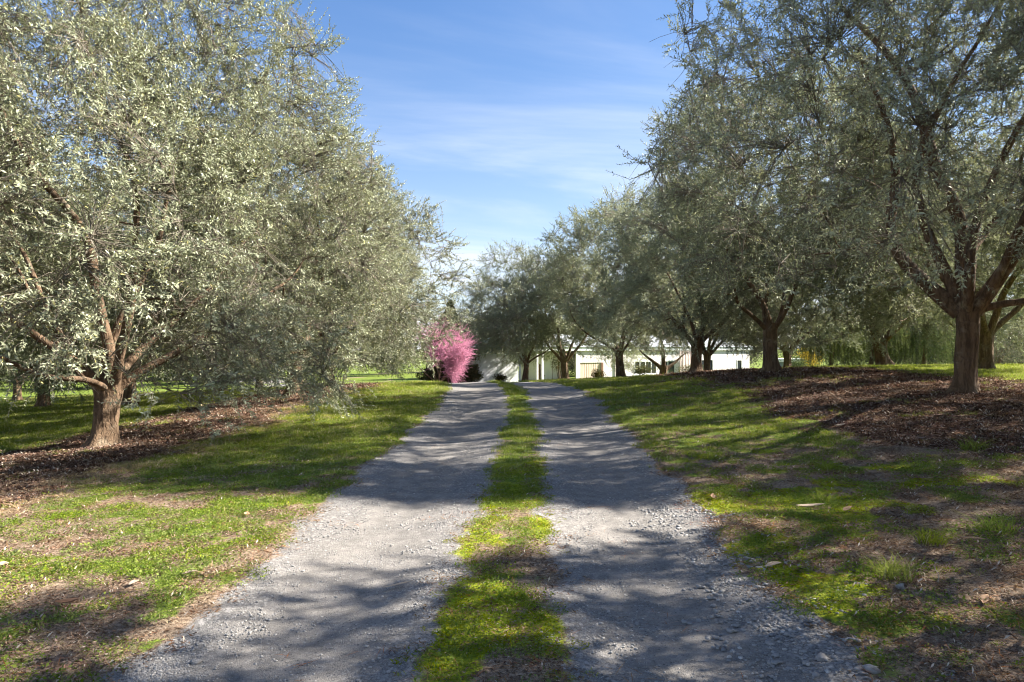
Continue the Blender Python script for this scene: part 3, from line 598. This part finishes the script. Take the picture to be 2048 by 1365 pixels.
def pebbles(rng, n, rad, s0, s1, pw=2.5):
    V = []; F = []; lf = []
    r = rad*np.sqrt(rng.random(n)); th = rng.uniform(0, 6.28, n)
    for i in range(n):
        s = s0+(s1-s0)*rng.random()**pw; o = _oct*(1+rng.normal(0, .16, (8, 3)))*s*np.array([1, rng.uniform(.6, 1), rng.uniform(.45, .9)]); a = rng.uniform(0, 6.28)
        o = np.c_[o[:,0]*math.cos(a)-o[:,1]*math.sin(a), o[:,0]*math.sin(a)+o[:,1]*math.cos(a), o[:,2]]+np.array([r[i]*math.cos(th[i]), r[i]*math.sin(th[i]), -s*0.22])
        b = i*8; V.append(o); F += [(b+0, b+1, b+5, b+4), (b+1, b+2, b+6, b+5), (b+2, b+3, b+7, b+6), (b+3, b+0, b+4, b+7), (b+4, b+5, b+6, b+7)]; lf += [rng.random()]*5
    return np.vstack(V), np.array(F), np.array(lf)
def candidates(rng, dens_near, x0, x1, y0, y1, ref=6.0, pw=1.5, fov=0.95):
    """random spots, thinned out with distance (pieces get larger in the same measure)"""
    n = int(dens_near*(x1-x0)*(y1-y0)); x = rng.uniform(x0, x1, n); y = rng.uniform(y0, y1, n)
    k = (np.abs(x) < fov*np.maximum(y, 0)+2.5) & (rng.random(n) < np.minimum(1, (ref/np.maximum(y, 0.1))**pw)); return x[k], y[k]
def place(x, y): return np.c_[x, y, height(x, y)]
rng = np.random.default_rng(99)
def put(name, variants, x, y, s, mat, label, cat):
    n = len(x); return scatter(name, variants, place(x, y), rng.uniform(0, 6.28, n), s, rng.integers(0, len(variants), n).astype(float), M[mat], label, cat)

# lush grass farther along the verges and down the middle strip
x, y = candidates(rng, 95, -30, 26, 2, 45, 9, 1.25); f = fields(x, y)
k = (rng.random(len(x)) < (f['grass']*f['lush'])**1.3*1.1) & (f['gravel'] < 0.5); x, y = x[k], y[k]
gv = [blades(rng, 46, 0.13, h, 0.0055, ln, (0, .86), dd) for h, ln, dd in ((0.045, .6, .10), (0.058, .55, .08), (0.034, .8, .16), (0.085, .55, .22))]
put('verge_grass', gv, x, y, np.interp(y, [5, 10, 20, 40], [0.8, 1.0, 1.45, 2.3])*rng.uniform(.65, 1.25, len(x)), 'grass', 'lush green grass along the verges and the middle of the drive', 'grass')
# short, thin, clover-like growth close by
x, y = candidates(rng, 170, -9, 9, 1.8, 14, 5.5, 1.2); f = fields(x, y)
k = (rng.random(len(x)) < (f['grass']*(1-0.8*f['lush']))**1.25*1.15) & (f['gravel'] < 0.5); x, y = x[k], y[k]
def clover(rng, n, rad):
    V1, F1, l1 = flakes(rng, n, rad, 0.017, 0.011, 0.6, (0, .86), .07, 0.030); V2, F2, l2 = blades(rng, n//2, rad, 0.045, 0.0035, .8, (0.1, .86), .12)
    return np.vstack([V1, V2]), np.vstack([F1, F2+len(V1)]), np.r_[l1, l2]
put('short_turf', [clover(rng, 60, 0.11), clover(rng, 36, 0.09), clover(rng, 70, 0.13)], x, y, rng.uniform(.6, 1.35, len(x)), 'clover', 'short patchy clover and grass near the camera', 'turf')
# moss cushions
x, y = candidates(rng, 330, -7, 9, 1.8, 12, 7, 1.0); f = fields(x, y); k = rng.random(len(x)) < f['moss']**1.5; x, y = x[k], y[k]
put('moss', [blades(rng, 60, 0.055, 0.016, 0.006, 0.9, (0, .86), .06), blades(rng, 40, 0.04, 0.022, 0.006, 0.8, (0, .86), .06)], x, y, rng.uniform(.6, 1.3, len(x)), 'moss', 'bright yellow-green moss on the middle strip and the drive edge', 'moss')
# bark mulch and fallen olive leaves under the rows
x, y = candidates(rng, 85, -12, 14, 2, 34, 8, 1.3); f = fields(x, y); k = rng.random(len(x)) < f['mulch']*(1-0.7*f['grass']); x, y = x[k], y[k]
put('mulch', [flakes(rng, 70, 0.15, 0.040, 0.012, .3, (0, .86), .12, 0.02), flakes(rng, 60, 0.15, 0.055, 0.010, .35, (0, .86), .08, 0.02), flakes(rng, 46, 0.13, 0.036, 0.017, .45, (0, .86), .16, 0.025)], x, y,
    np.interp(y, [4, 10, 30], [0.75, 1.0, 1.8])*rng.uniform(.7, 1.3, len(x)), 'chip', 'dark brown bark mulch and old leaves under the olive rows', 'mulch')
# paler leaf litter through the thin turf and on the strip
x, y = candidates(rng, 190, -9, 9, 1.8, 22, 5, 1.2); f = fields(x, y)
pl = f['verge']*(1-f['mulch']*0.5)*np.clip(1.15-f['grass']*1.1, 0.08, 1)*(1-0.6*f['moss'])+f['strip']*(1-f['grass'])*0.7*(1-sstep(7, 10, y)); k = rng.random(len(x)) < pl; x, y = x[k], y[k]
put('leaf_litter', [flakes(rng, 44, 0.13, 0.028, 0.008, .28, (0, .86), .08), flakes(rng, 34, 0.12, 0.036, 0.006, .3, (0, .86), .10), flakes(rng, 26, 0.12, 0.040, 0.011, .35, (0, .86), .06)], x, y,
    np.interp(y, [3, 10, 22], [0.8, 1.0, 1.5])*rng.uniform(.6, 1.3, len(x)), 'litter', 'tan and grey leaf litter scattered through the thin turf', 'leaf litter')
# dry grass at the worn edge
x, y = candidates(rng, 45, -9, 9, 3, 26, 10, 1.0); f = fields(x, y); k = rng.random(len(x)) < f['thin']*(1-f['mulch'])*0.8*f['verge']*(x < 0); x, y = x[k], y[k]
put('dry_grass', [blades(rng, 40, 0.10, 0.11, 0.004, .9, (0, .86), .1), blades(rng, 30, 0.12, 0.08, 0.004, 1.3, (0, .86), .1)], x, y, rng.uniform(.6, 1.3, len(x)), 'dry', 'straw-coloured dry grass at the edge of the left mulch', 'dry grass')
# pine needles
def needles(rng, n, rad):
    r = rad*np.sqrt(rng.random(n)); th = rng.uniform(0, 6.28, n); B = np.c_[r*np.cos(th), r*np.sin(th), rng.uniform(0.004, .02, n)]; D = unit(np.c_[rng.normal(size=(n, 2)), rng.normal(0, .06, n)])
    V, F = leaf_quads(B, D, np.tile([[0, 0, 1.0]], (n, 1)), rng.uniform(.07, .16, n), np.full(n, .0032), 0.1); return V, F, rng.uniform(0, 1, n)
x, y = candidates(rng, 60, -6, 9, 1.8, 12, 4.5, 1.3); f = fields(x, y); k = rng.random(len(x)) < np.where(f['u'] > 0, 0.75, 0.16)*f['verge']*(0.35+0.9*(fbm(x*0.9, y*0.9, 77) > 0.48))+0.30*f['strip']*(y < 8)+0.03; x, y = x[k], y[k]
put('pine_needles', [needles(rng, 14, 0.16), needles(rng, 9, 0.14), needles(rng, 5, 0.12)], x, y, rng.uniform(.7, 1.25, len(x)), 'needle', 'rust-coloured fallen pine needles on the verge and strip', 'pine needles')
# loose gravel
x, y = candidates(rng, 150, -2.6, 3.2, 1.8, 18, 4.5, 1.2); f = fields(x, y)
loose = np.clip(np.abs(np.abs(f['u'])-1.02)/0.55-0.15+(fbm(x*1.2, y*1.2, 61)-0.5)*1.5, 0.16, 0.95); k = rng.random(len(x)) < f['gravel']*loose; x, y = x[k], y[k]
put('gravel', [pebbles(rng, 60, 0.13, 0.003, 0.010), pebbles(rng, 50, 0.13, 0.003, 0.013, 4.0), pebbles(rng, 36, 0.12, 0.004, 0.010)], x, y, np.interp(y, [3, 8, 18], [0.85, 1.1, 1.7])*rng.uniform(.8, 1.2, len(x)), 'pebble', 'loose grey gravel along the wheel tracks', 'gravel')
x, y = candidates(rng, 120, 0.9, 3.4, 1.8, 7, 4.0, 1.0); f = fields(x, y); k = rng.random(len(x)) < np.exp(-((f['u']-1.6)/0.30)**2)*0.6; x, y = x[k], y[k]
put('coarse_gravel', [pebbles(rng, 30, 0.13, 0.005, 0.018, 2.2), pebbles(rng, 22, 0.13, 0.006, 0.022, 3.0)], x, y, rng.uniform(.75, 1.15, len(x)), 'pebble', 'coarser loose stones at the right edge of the drive', 'gravel')

# ------------------------------------------------------------------ the long white house beyond the crest
HY = 59.0
house = tag(empty('white_house', (9, HY, hz(9, HY))), 'long low white house with wide windows behind the right-hand olive trees', 'house')
hb = house.location
def hbox(name, mat, x0, x1, y0, y1, z0, z1, parent=None):
    g = Geo(); g.box(x0-hb.x, x1-hb.x, y0-hb.y, y1-hb.y, z0-hb.z, z1-hb.z); o = g.build(name, M[mat], parent or house)
    if parent is not None and parent is not house: pass
    return o
Z0 = -2.4; EV = 1.18
def wall_with_holes(x0, x1, holes, mat, y=HY, top=EV):
    """front wall built as strips round its openings"""
    g = Geo(); xs = x0
    for (a, b_, z0, z1) in sorted(holes):
        g.box(xs-hb.x, a-hb.x, y-hb.y, y+0.25-hb.y, Z0-hb.z, top-hb.z)
        g.box(a-hb.x, b_-hb.x, y+0.002-hb.y, y+0.25-hb.y, z1-hb.z, top-hb.z); g.box(a-hb.x, b_-hb.x, y+0.002-hb.y, y+0.25-hb.y, Z0-hb.z, z0-hb.z); xs = b_
    g.box(xs-hb.x, x1-hb.x, y-hb.y, y+0.25-hb.y, Z0-hb.z, top-hb.z); return g.build('wall', M[mat], house)
def window(x0, x1, z0, z1, n, y=HY, curtain=None):
    g = Geo(); t = 0.07
    for a, b_, c, d in ((x0, x1, z1-t, z1), (x0, x1, z0, z0+t), (x0, x0+t, z0+t, z1-t), (x1-t, x1, z0+t, z1-t)): g.box(a-hb.x, b_-hb.x, y-0.03-hb.y, y+0.10-hb.y, c-hb.z, d-hb.z)
    w = (x1-x0)/n
    for i in range(1, n): g.box(x0+w*i-0.03-hb.x, x0+w*i+0.03-hb.x, y-0.02-hb.y, y+0.09-hb.y, z0+t-hb.z, z1-t-hb.z)
    wd = g.build('window', M['frame'], house)
    for i in range(n): hbox('pane', 'glass', x0+w*i+(t if i == 0 else .03), x0+w*(i+1)-(t if i == n-1 else .03), y+0.03, y+0.045, z0+t, z1-t, wd)
    hbox('sill', 'frame', x0-0.08, x1+0.08, y-0.10, y-0.032, z0-0.08, z0-0.002, wd)
    if curtain: hbox('curtain', 'curtain', curtain[0], curtain[1], y+0.16, y+0.19, z0+t, z1-t, wd)
# porch recess with posts, brown door and a pale door
wall_with_holes(0.98, 4.70, [(2.25, 2.55, -1.9, 0.10), (2.72, 3.50, -1.9, 0.25)], 'render_white', HY+1.4)
hbox('door', 'brown', 2.27, 2.53, HY+1.50, HY+1.55, -1.9, 0.10)
pd = hbox('door', 'frame', 2.74, 3.48, HY+1.50, HY+1.55, -1.9, 0.25); hbox('handle', 'brown', 2.80, 2.90, HY+1.46, HY+1.50, -0.95, -0.90, pd)
for xp in (1.45, 1.86, 4.52): hbox('porch_post', 'frame', xp, xp+0.13, HY-0.05, HY+0.08, Z0, EV)
hbox('planter', 'tan', 2.5, 4.3, HY-0.5, HY-0.1, Z0, -1.28)
# main front
wall_with_holes(4.72, 21.5, [(4.86, 6.62, -2.0, 0.16), (9.55, 11.66, -0.95, 0.24), (12.02, 13.45, -1.9, 0.24), (16.1, 17.4, -1.9, 0.30), (20.0, 20.62, -1.1, 0.22)], 'render_white')
dr = hbox('panelled_door', 'tan', 4.86, 6.62, HY+0.10, HY+0.16, -2.0, 0.16)
for i in range(9): hbox('slat', 'tan', 4.90+i*0.19, 5.05+i*0.19, HY+0.06, HY+0.098, -2.0, 0.14, dr)
hbox('door_post', 'brown', 6.625, 6.80, HY-0.06, HY-0.003, Z0, 0.16)
hbox('downpipe', 'pinkpost', 7.86, 7.94, HY-0.12, HY-0.04, Z0, EV-0.02)
window(9.55, 11.66, -0.95, 0.24, 4, curtain=(10.9, 11.6)); window(12.02, 13.45, -1.9, 0.24, 2); window(16.1, 17.4, -1.9, 0.30, 2, curtain=(16.3, 17.3)); window(20.0, 20.62, -1.1, 0.22, 1)
for i in range(6): hbox('screen_post', 'pinkpost', 13.62+i*0.27, 13.72+i*0.27, HY-0.45, HY-0.35, Z0, EV-0.02)
hbox('side_wall', 'render_white', 21.25, 21.5, HY+0.252, HY+9, Z0, EV)
hbox('fascia', 'fascia', 0.9, 21.9, HY-0.16, HY-0.11, EV+0.0, EV+0.30)
hbox('soffit', 'fascia', 0.9, 21.9, HY-0.108, HY+0.5, EV+0.002, EV+0.04)
gr = Geo(); X0, X1, ya, yb, zc_, zr = 0.8-hb.x, 22.0-hb.x, HY-0.22-hb.y, HY+9.6-hb.y, EV+0.31-hb.z, EV+1.5-hb.z; ym = (ya+yb)/2
gr.add([(X0,ya,zc_),(X1,ya,zc_),(X1,yb,zc_),(X0,yb,zc_),(X0,ym,zr),(X1,ym,zr)], [(0,1,5,4),(2,3,4,5),(1,2,5),(3,0,4),(0,3,2,1)]); gr.build('roof', M['roof'], house)
house.location.x += 1.3; house.location.y += 1.6; house.scale = (1.30, 1, 1); house.rotation_euler = (0, 0, math.radians(32))
gar = tag(empty('garden_screen', (-1.55, 53.6, hz(-1.55, 53.6))), 'tall plain white panel wall, coloured bluish for shade, at the end of the drive, left of the house', 'garden wall'); hb = gar.location
def gbox(n, m, x0, x1, y0, y1, z0, z1):
    g = Geo(); g.box(x0, x1, y0, y1, z0-hb.z, z1-hb.z); return g.build(n, M[m], gar)
for i in range(5): gbox('panel', 'shade_white', -2.4+i*0.96, -1.46+i*0.96, 0, 0.22, Z0, 0.88)
for i in range(4): gbox('panel_joint', 'frame', -1.46+i*0.96, -1.44+i*0.96, 0.02, 0.20, Z0, 0.88)
gbox('coping', 'fascia', -2.46, 2.40, -0.05, 0.27, 0.882, 0.95)
gar.rotation_euler = (0, 0, math.radians(30))
# small shed right of the house
SY = 63.0; shed = tag(empty('garden_shed', (25.6, SY, hz(25.6, SY))), 'small blue-grey shed with a white roof right of the house', 'shed'); hb = shed.location
def sbox(n, m, *a): 
    g = Geo(); x0, x1, y0, y1, z0, z1 = a; g.box(x0-hb.x, x1-hb.x, y0-hb.y, y1-hb.y, z0-hb.z, z1-hb.z); return g.build(n, M[m], shed)
sbox('wall', 'slate_wall', 24.3, 27.0, SY, SY+2.2, -1.6, 0.12); sbox('roof', 'white_roof', 24.05, 27.3, SY-0.3, SY+2.5, 0.122, 0.42); sbox('door', 'frame', 25.9, 26.6, SY-0.05, SY-0.003, -1.5, -0.05)

# ------------------------------------------------------------------ garden plants round the house
SP = dict(fork=0.30, tr=0.10, H=3.55, zb=0.45, R=2.0, wide=0.55, skirt=0.50, lump=0.30, twigs=1700, per=24, L=0.055, W=0.036, n2=40, n3=200, bare=0, gap=-0.45, gap2=-0.5, inner=0.25, tl=(0.35, 0.75), twr=0.006,
  limbs=[(0, 30, 2.4, .045), (60, 42, 2.2, .04), (120, 25, 2.5, .045), (180, 45, 2.2, .04), (240, 35, 2.3, .04), (300, 20, 2.6, .045), (20, 55, 2.0, .035)])
redbud = finish(build_tree(71, SP), dict(PM, twig='pink', crown='pink')); redbud['twig'].attributes.new('leaf', 'FLOAT', 'POINT').data.foreach_set('value', np.full(len(redbud['twig'].vertices), 0.35, np.float32))
plant('blossom_tree', redbud, -4.75, 43.5, 20, 1.22, 'pink blossoming tree at the far bend of the drive', 'blossom tree', None, 0.80)
def foliage(name, seed, x, y, w, d, h, n, L, W, mat, label, cat, up=0.3, stems=5, shape='ball', group=None, bark='bark'):
    """a leafy plant with its own stems; leaves fill an uneven volume"""
    r = np.random.default_rng(seed); lob = lobes(r, 8, 0.25); root = tag(empty(name, (x, y, hz(x, y)-0.02)), label, cat, group)
    a = Acc(); tips = []
    for i in range(stems):
        az = 6.28*i/stems+r.uniform(-.4, .4); k = r.uniform(.35, .85); e = np.array([math.cos(az)*w*0.5*k*0.8, math.sin(az)*d*0.5*k*0.8, h*r.uniform(.6, .9)])
        t = np.linspace(0, 1, 7)[:,None]; m = np.array([e[0]*0.25, e[1]*0.25, h*0.4]); s = np.array([math.cos(az), math.sin(az), 0])*0.06
        p = (1-t)**2*s+2*t*(1-t)*m+t*t*e+r.normal(0, .02, (7, 3)); a.add(*tube(p, np.linspace(.035, .008, 7)*max(h/2.5, .35), 6))
    link('stem', a.mesh('stem'), M[bark], root)['kind'] = 'stuff'
    v = unit(r.normal(size=(n, 3))); rho = r.random(n)**0.45
    if shape == 'ball': p = v*rho[:,None]*lob(v)[:,None]*np.array([w/2, d/2, h/2*0.92])+np.array([0, 0, h*0.53])
    elif shape == 'box':
        p = np.c_[r.uniform(-w/2, w/2, n), r.uniform(-d/2, d/2, n), r.uniform(0.05, 1, n)*h]; p[:,2] *= 0.88+0.24*fbm(p[:,0]*1.6+50, p[:,1]*1.6+20, seed); p += r.normal(0, .05, (n, 3)); p[:,2] = np.abs(p[:,2])
    else:
        t = r.random(n)**1.4; th = r.uniform(0, 6.28, n); rr = (1-t)**0.8*(0.55+0.45*r.random(n))*(1+0.25*np.sin(t*26+th*2)); p = np.c_[rr*np.cos(th)*w/2, rr*np.sin(th)*d/2, 0.06*h+t*h*0.94]
    D = unit(r.normal(size=(n, 3))*0.8+np.c_[p[:,:2]*0.5, np.full(n, up)]); V, F = leaf_quads(p, D, unit(r.normal(size=(n, 3))+np.array([0, 0, .6])), L*r.uniform(.6, 1.2, n), W*r.uniform(.7, 1.2, n))
    val = np.clip(r.random(n)*0.85, 0, .855); val[r.random(n) < 0.08] = 0.97
    link('foliage', np_mesh('foliage', V, F, False, None, {'leaf': val}), M[mat], root); return root
foliage('conifer', 5, -4.7, 52.0, 4.2, 4.0, 6.3, 15000, 0.26, 0.07, 'fir', 'golden-green conifer rising behind the pink blossom tree', 'conifer', 0.9, 3, 'cone')
foliage('hedge', 6, -4.1, 46.6, 3.5, 1.6, 1.45, 9000, 0.12, 0.06, 'hedge', 'dark brownish hedge under the pink blossom tree', 'hedge', 0.2, 9, 'box')
foliage('round_bush', 8, -0.9, 51.5, 1.0, 0.9, 0.75, 1500, 0.09, 0.05, 'hedge', 'small dark round bush before the pale end wall', 'bush', 0.3, 4)
foliage('flowering_shrub', 9, 10.4, 54.6, 2.3, 0.9, 1.25, 2200, 0.10, 0.045, 'shrub', 'reddish shrub under the wide four-pane window', 'shrub', 0.6, 8)
foliage('low_bush', 10, 6.9, 54.8, 1.0, 0.8, 0.8, 1500, 0.09, 0.05, 'hedge', 'low dark bush at the right foot of the tan panelled door', 'bush', 0.4, 4)
foliage('stemmed_shrub', 12, 3.6, 52, 1.9, 1.5, 2.6, 900, 0.11, 0.05, 'shrub', 'thin two-stemmed shrub before the porch of the house', 'shrub', 0.5, 4)
foliage('reddish_shrub', 13, 14.2, 54.2, 2.2, 0.8, 1.1, 1500, 0.10, 0.05, 'shrub', 'reddish shrub before the slatted screen posts of the house', 'shrub', 0.6, 7)
foliage('yellow_shrub', 14, 25.0, 57.5, 1.9, 1.6, 2.7, 2600, 0.11, 0.06, 'yellow', 'yellow flowering shrub above the white shed roof', 'shrub', 0.3, 5)
foliage('garden_shrub', 15, 22.6, 54, 1.6, 1.4, 1.5, 2000, 0.11, 0.05, 'weep', 'yellow-green shrub between the house and the shed', 'shrub', 0.4, 5)
foliage('grey_shrub', 16, 30.5, 43, 3.6, 2.5, 2.6, 3600, 0.15, 0.04, 'far', 'grey twiggy shrub at the right edge beyond the grass', 'shrub', 0.3, 9)
foliage('bare_shrub', 17, 27.0, 38, 2.4, 2.0, 2.0, 1300, 0.14, 0.03, 'far', 'thin grey shrub just right of the nearest right trunk, far back', 'shrub', 0.3, 9)
def weeping(seed, x, y, w, h, label):
    r = np.random.default_rng(seed); root = tag(empty('weeping_tree', (x, y, hz(x, y)-0.02)), label, 'weeping tree', 'weeping trees beyond the right-hand grass')
    zz = np.linspace(-0.1, h*0.75, 9); a = Acc(); a.add(*tube(np.c_[0.1*np.sin(zz), 0.08*np.cos(zz*1.3), zz], np.linspace(.17, .05, 9), 9)); link('trunk', a.mesh('trunk'), M['bark'], root)
    ns = 420; th = r.uniform(0, 6.28, ns); rr = np.sqrt(r.random(ns))*w/2; top = h*(0.70+0.30*np.sqrt(np.maximum(0, 1-(rr/(w/2))**2)))*r.uniform(.82, 1.05, ns); ln = top*r.uniform(.45, .97, ns)
    S = np.c_[rr*np.cos(th), rr*np.sin(th), top]; E = S+np.c_[np.cos(th)*0.15, np.sin(th)*0.15, -ln]+np.c_[r.normal(0, .1, (ns, 2)), np.zeros(ns)]
    b = Acc(); inner = np.c_[S[:,:2]*0.15, h*0.66*np.ones(ns)]; b.add(*sticks(inner, (inner+S)/2+np.array([0, 0, .25]), S, np.full(ns, .014), np.full(ns, .007))); b.add(*sticks(S, (S+E)/2, E, np.full(ns, .007), np.full(ns, .002)))
    t_ = link('twig', b.mesh('twig', False), M['twig'], root); t_['kind'] = 'stuff'
    V, F = leaves_on(r, S, E, 44, 0.15, 0.038, 0.75, 0.5); val = np.clip(np.repeat(r.random(ns), 44)*0.5+r.random(len(F))*0.4, 0, .86); link('crown', np_mesh('crown', V, F, False, None, {'leaf': val}), M['weep'], root)
weeping(31, 19.6, 42, 3.6, 3.9, 'leftmost weeping green tree, beside the white-roofed shed')
weeping(32, 22.6, 43, 4.2, 4.3, 'middle weeping green tree behind the slim olive trunk')
weeping(33, 26.2, 43.5, 4.4, 4.0, 'rightmost weeping yellow-green tree, left of the nearest right trunk')
# the pruned olive with sawn-off limbs
PR = dict(fork=0.62, tr=0.21, H=4.6, zb=1.5, R=2.0, twigs=900, per=17, L=0.11, W=0.03, n2=24, n3=90, bare=150, gap=-0.6, twr=0.006, limbs=[(170, 48, 1.7, .13), (10, 55, 1.7, .11), (95, 14, 2.8, .12), (265, 22, 2.2, .09)])
plant('pruned_olive_tree', finish(build_tree(72, PR)), 8.75, 39.5, 0, 1.0, 'pruned olive tree with thick sawn-off limbs before the wide window', 'olive tree')
# far wood closing the view all round
r = np.random.default_rng(55)
def clump(n):
    v = unit(r.normal(size=(n, 3))); f_ = lobes(r, 8, 0.3); p = v*(r.random(n)**0.4)[:,None]*f_(v)[:,None]*np.array([3.6, 3.6, 3.2])+np.array([0, 0, 3.4]); D = unit(r.normal(size=(n, 3)))
    V, F = leaf_quads(p, D, unit(r.normal(size=(n, 3))), r.uniform(.25, .5, n), r.uniform(.08, .16, n)); V[:,2] = np.maximum(V[:,2], 0); return V, F, r.random(n)*0.9
n = 130; th = r.uniform(-1.25, 1.25, n); rad = r.uniform(72, 120, n); x = np.sin(th)*rad; y = np.cos(th)*rad
k = ~((np.abs(x-9) < 16) & (y < 72)); x, y = x[k], y[k]
put('far_wood', [clump(5200), clump(5200)], x, y, r.uniform(.75, 1.25, len(x)), 'far', 'grey-green wood far behind the olive grove', 'wood')

# ------------------------------------------------------------------ small things on the ground
def fallen_leaf(x, y, L, W, rz, mat, label, curl=0.25, name='fallen_leaf'):
    ns, nw = 9, 4; V = []; F = []
    for i in range(ns+1):
        t = i/ns; w = W*math.sin(math.pi*min(1, t*0.97+0.02))**0.8
        for j in range(nw+1):
            s = j/nw*2-1; V.append(((t-0.5)*L, s*w/2+0.12*L*math.sin(t*2.2), curl*L*(t-0.5)**2*0.9+abs(s)*w*0.28+0.004))
    for i in range(ns):
        for j in range(nw): a = i*(nw+1)+j; F.append((a, a+1, a+nw+2, a+nw+1))
    o = link(name, np_mesh(name, V, F, True), M[mat]); o.location = (x, y, hz(x, y)+0.012); o.rotation_euler = (0.12, -0.1, math.radians(rz))
    md = o.modifiers.new('thickness', 'SOLIDIFY'); md.thickness = 0.0012; return tag(o, label, 'fallen leaf', 'large leaves fallen on the ground')
fallen_leaf(-0.72, 4.35, 0.19, 0.022, 14, 'pale_leaf', 'long narrow pale leaf lying at the right of the left wheel track')
fallen_leaf(1.74, 4.55, 0.13, 0.045, 12, 'pale_leaf', 'pinkish tan leaf on the coarse gravel at the right edge of the drive')
fallen_leaf(-2.62, 4.02, 0.16, 0.05, -6, 'dark_leaf', 'dark brown curled leaf on the turf at lower left', 0.6)
fallen_leaf(-2.40, 4.35, 0.07, 0.04, 60, 'pale_leaf', 'small pale leaf on the left turf, right of the dark curled leaf')
fallen_leaf(-2.12, 4.50, 0.09, 0.03, 20, 'pale_leaf', 'pale leaf on the left turf closest to the drive edge')
fallen_leaf(-2.32, 6.0, 0.08, 0.05, 100, 'dead_leaf', 'upturned tan leaf on the left grass near the shadow edge', 0.8)
fallen_leaf(-3.55, 4.75, 0.10, 0.07, 30, 'pale_leaf', 'pinkish leaf at the left edge of the picture on the turf', 0.5)
fallen_leaf(2.64, 6.05, 0.24, 0.06, -20, 'pale_leaf', 'large pale curved leaf among litter on the right verge', 0.5)
fallen_leaf(2.9, 5.9, 0.15, 0.05, 35, 'dead_leaf', 'brown leaf beside the large pale curved one on the right verge', 0.5)
fallen_leaf(2.62, 3.78, 0.13, 0.042, 40, 'dead_leaf', 'broad greyish leaf at the lower right corner', 0.4)
fallen_leaf(4.9, 10.2, 0.2, 0.07, 10, 'pale_leaf', 'pale leaf on the grass at the near edge of the right mulch', 0.7)
fallen_leaf(3.3, 4.9, 0.16, 0.035, -50, 'dead_leaf', 'narrow brown leaf on the right verge beside the grass tufts', 0.3)
fallen_leaf(1.95, 6.6, 0.15, 0.04, 70, 'dead_leaf', 'brown leaf at the right drive edge beyond the moss', 0.4)
def stone(x, y, s, rz, label, mat='stone'):
    r_ = np.random.default_rng(int(abs(x*100)+y*37)); ph, th_ = np.meshgrid(np.linspace(0.02, math.pi-0.02, 7), np.linspace(0, 2*math.pi, 10, endpoint=False), indexing='ij')
    d = np.stack([np.sin(ph)*np.cos(th_), np.sin(ph)*np.sin(th_), np.cos(ph)], -1).reshape(-1, 3); d = d*lobes(r_, 7, 0.28)(d)[:,None]*np.array([1, .75, .55])*s
    i = np.arange(6)[:,None]*10; j = np.arange(10)[None]; j2 = (j+1) % 10; F = np.stack([i+j, i+10+j, i+10+j2, i+j2], -1).reshape(-1, 4)
    o = link('stone', np_mesh('stone', d, F, True), M[mat]); o.location = (x, y, hz(x, y)+s*0.22); o.rotation_euler = (0, 0, math.radians(rz)); return tag(o, label, 'stone', 'loose stones at the drive edge')
stone(1.47, 3.25, 0.028, 20, 'pale rounded stone on the gravel at lower right'); stone(1.38, 3.22, 0.022, 80, 'small grey stone left of the pale rounded one at lower right')
stone(1.62, 3.10, 0.034, 140, 'dark flat stone by the drive edge at lower right'); stone(1.30, 3.45, 0.022, 10, 'small stone farthest up in the lower right stone group')
stone(2.30, 4.05, 0.040, 60, 'grey stone beside the dark grass tuft on the right verge'); stone(-1.55, 3.35, 0.026, 33, 'grey stone on the shaded gravel at the lower left of the drive'); stone(-0.93, 5.3, 0.018, 33, 'single dark stone on the sunlit left wheel track')
def tuft(x, y, s, seed, label):
    r_ = np.random.default_rng(seed); V, F, lf = blades(r_, 110, 0.11*s, 0.19*s, 0.0055, 0.55, (0, .86), .05)
    o = link('grass_tuft', np_mesh('grass_tuft', V, F, False, None, {'leaf': lf}), M['grass']); o.location = (x, y, hz(x, y)); return tag(o, label, 'grass tuft', 'grass tufts on the right verge')
tuft(2.38, 4.25, 1.0, 1, 'dark green grass tuft on the right verge next to the moss'); tuft(3.6, 5.1, 1.1, 2, 'bushy grass tuft at the right edge of the picture'); tuft(5.4, 8.0, 1.2, 3, 'light green spiky tuft near the right mulch')
tuft(2.85, 6.3, 0.8, 4, 'small tuft behind the large pale curved leaf'); tuft(3.0, 4.9, 0.8, 5, 'grass tuft between the dark tuft and the bushy one'); tuft(3.5, 7.6, 0.9, 6, 'tuft in the middle of the right verge before the mulch')
def fallen_twig(pts, r0, label):
    P = np.array([(x, y, hz(x, y)+0.012+dz) for x, y, dz in pts]); c = P[0].copy(); V, F = tube(P-c, np.linspace(r0, r0*0.4, len(P)), 6)
    o = link('fallen_twig', np_mesh('fallen_twig', V, F, True), M['twig']); o.location = c; tag(o, label, 'twig', 'twigs fallen on the ground')
fallen_twig([(2.55, 4.10, 0), (2.62, 4.2, .01), (2.66, 4.32, .03), (2.74, 4.42, .02)], .005, 'thin fallen twig right of the dark grass tuft')
fallen_twig([(-5.15, 10.2, 0), (-5.0, 10.5, .05), (-4.95, 10.7, .09), (-4.85, 10.9, .02)], .006, 'pale curved twig lying at the edge of the left mulch')
fallen_twig([(3.0, 3.7, 0), (3.15, 3.78, .015), (3.3, 3.8, .01), (3.45, 3.88, .0)], .004, 'thin twig among needles at the lower right corner')
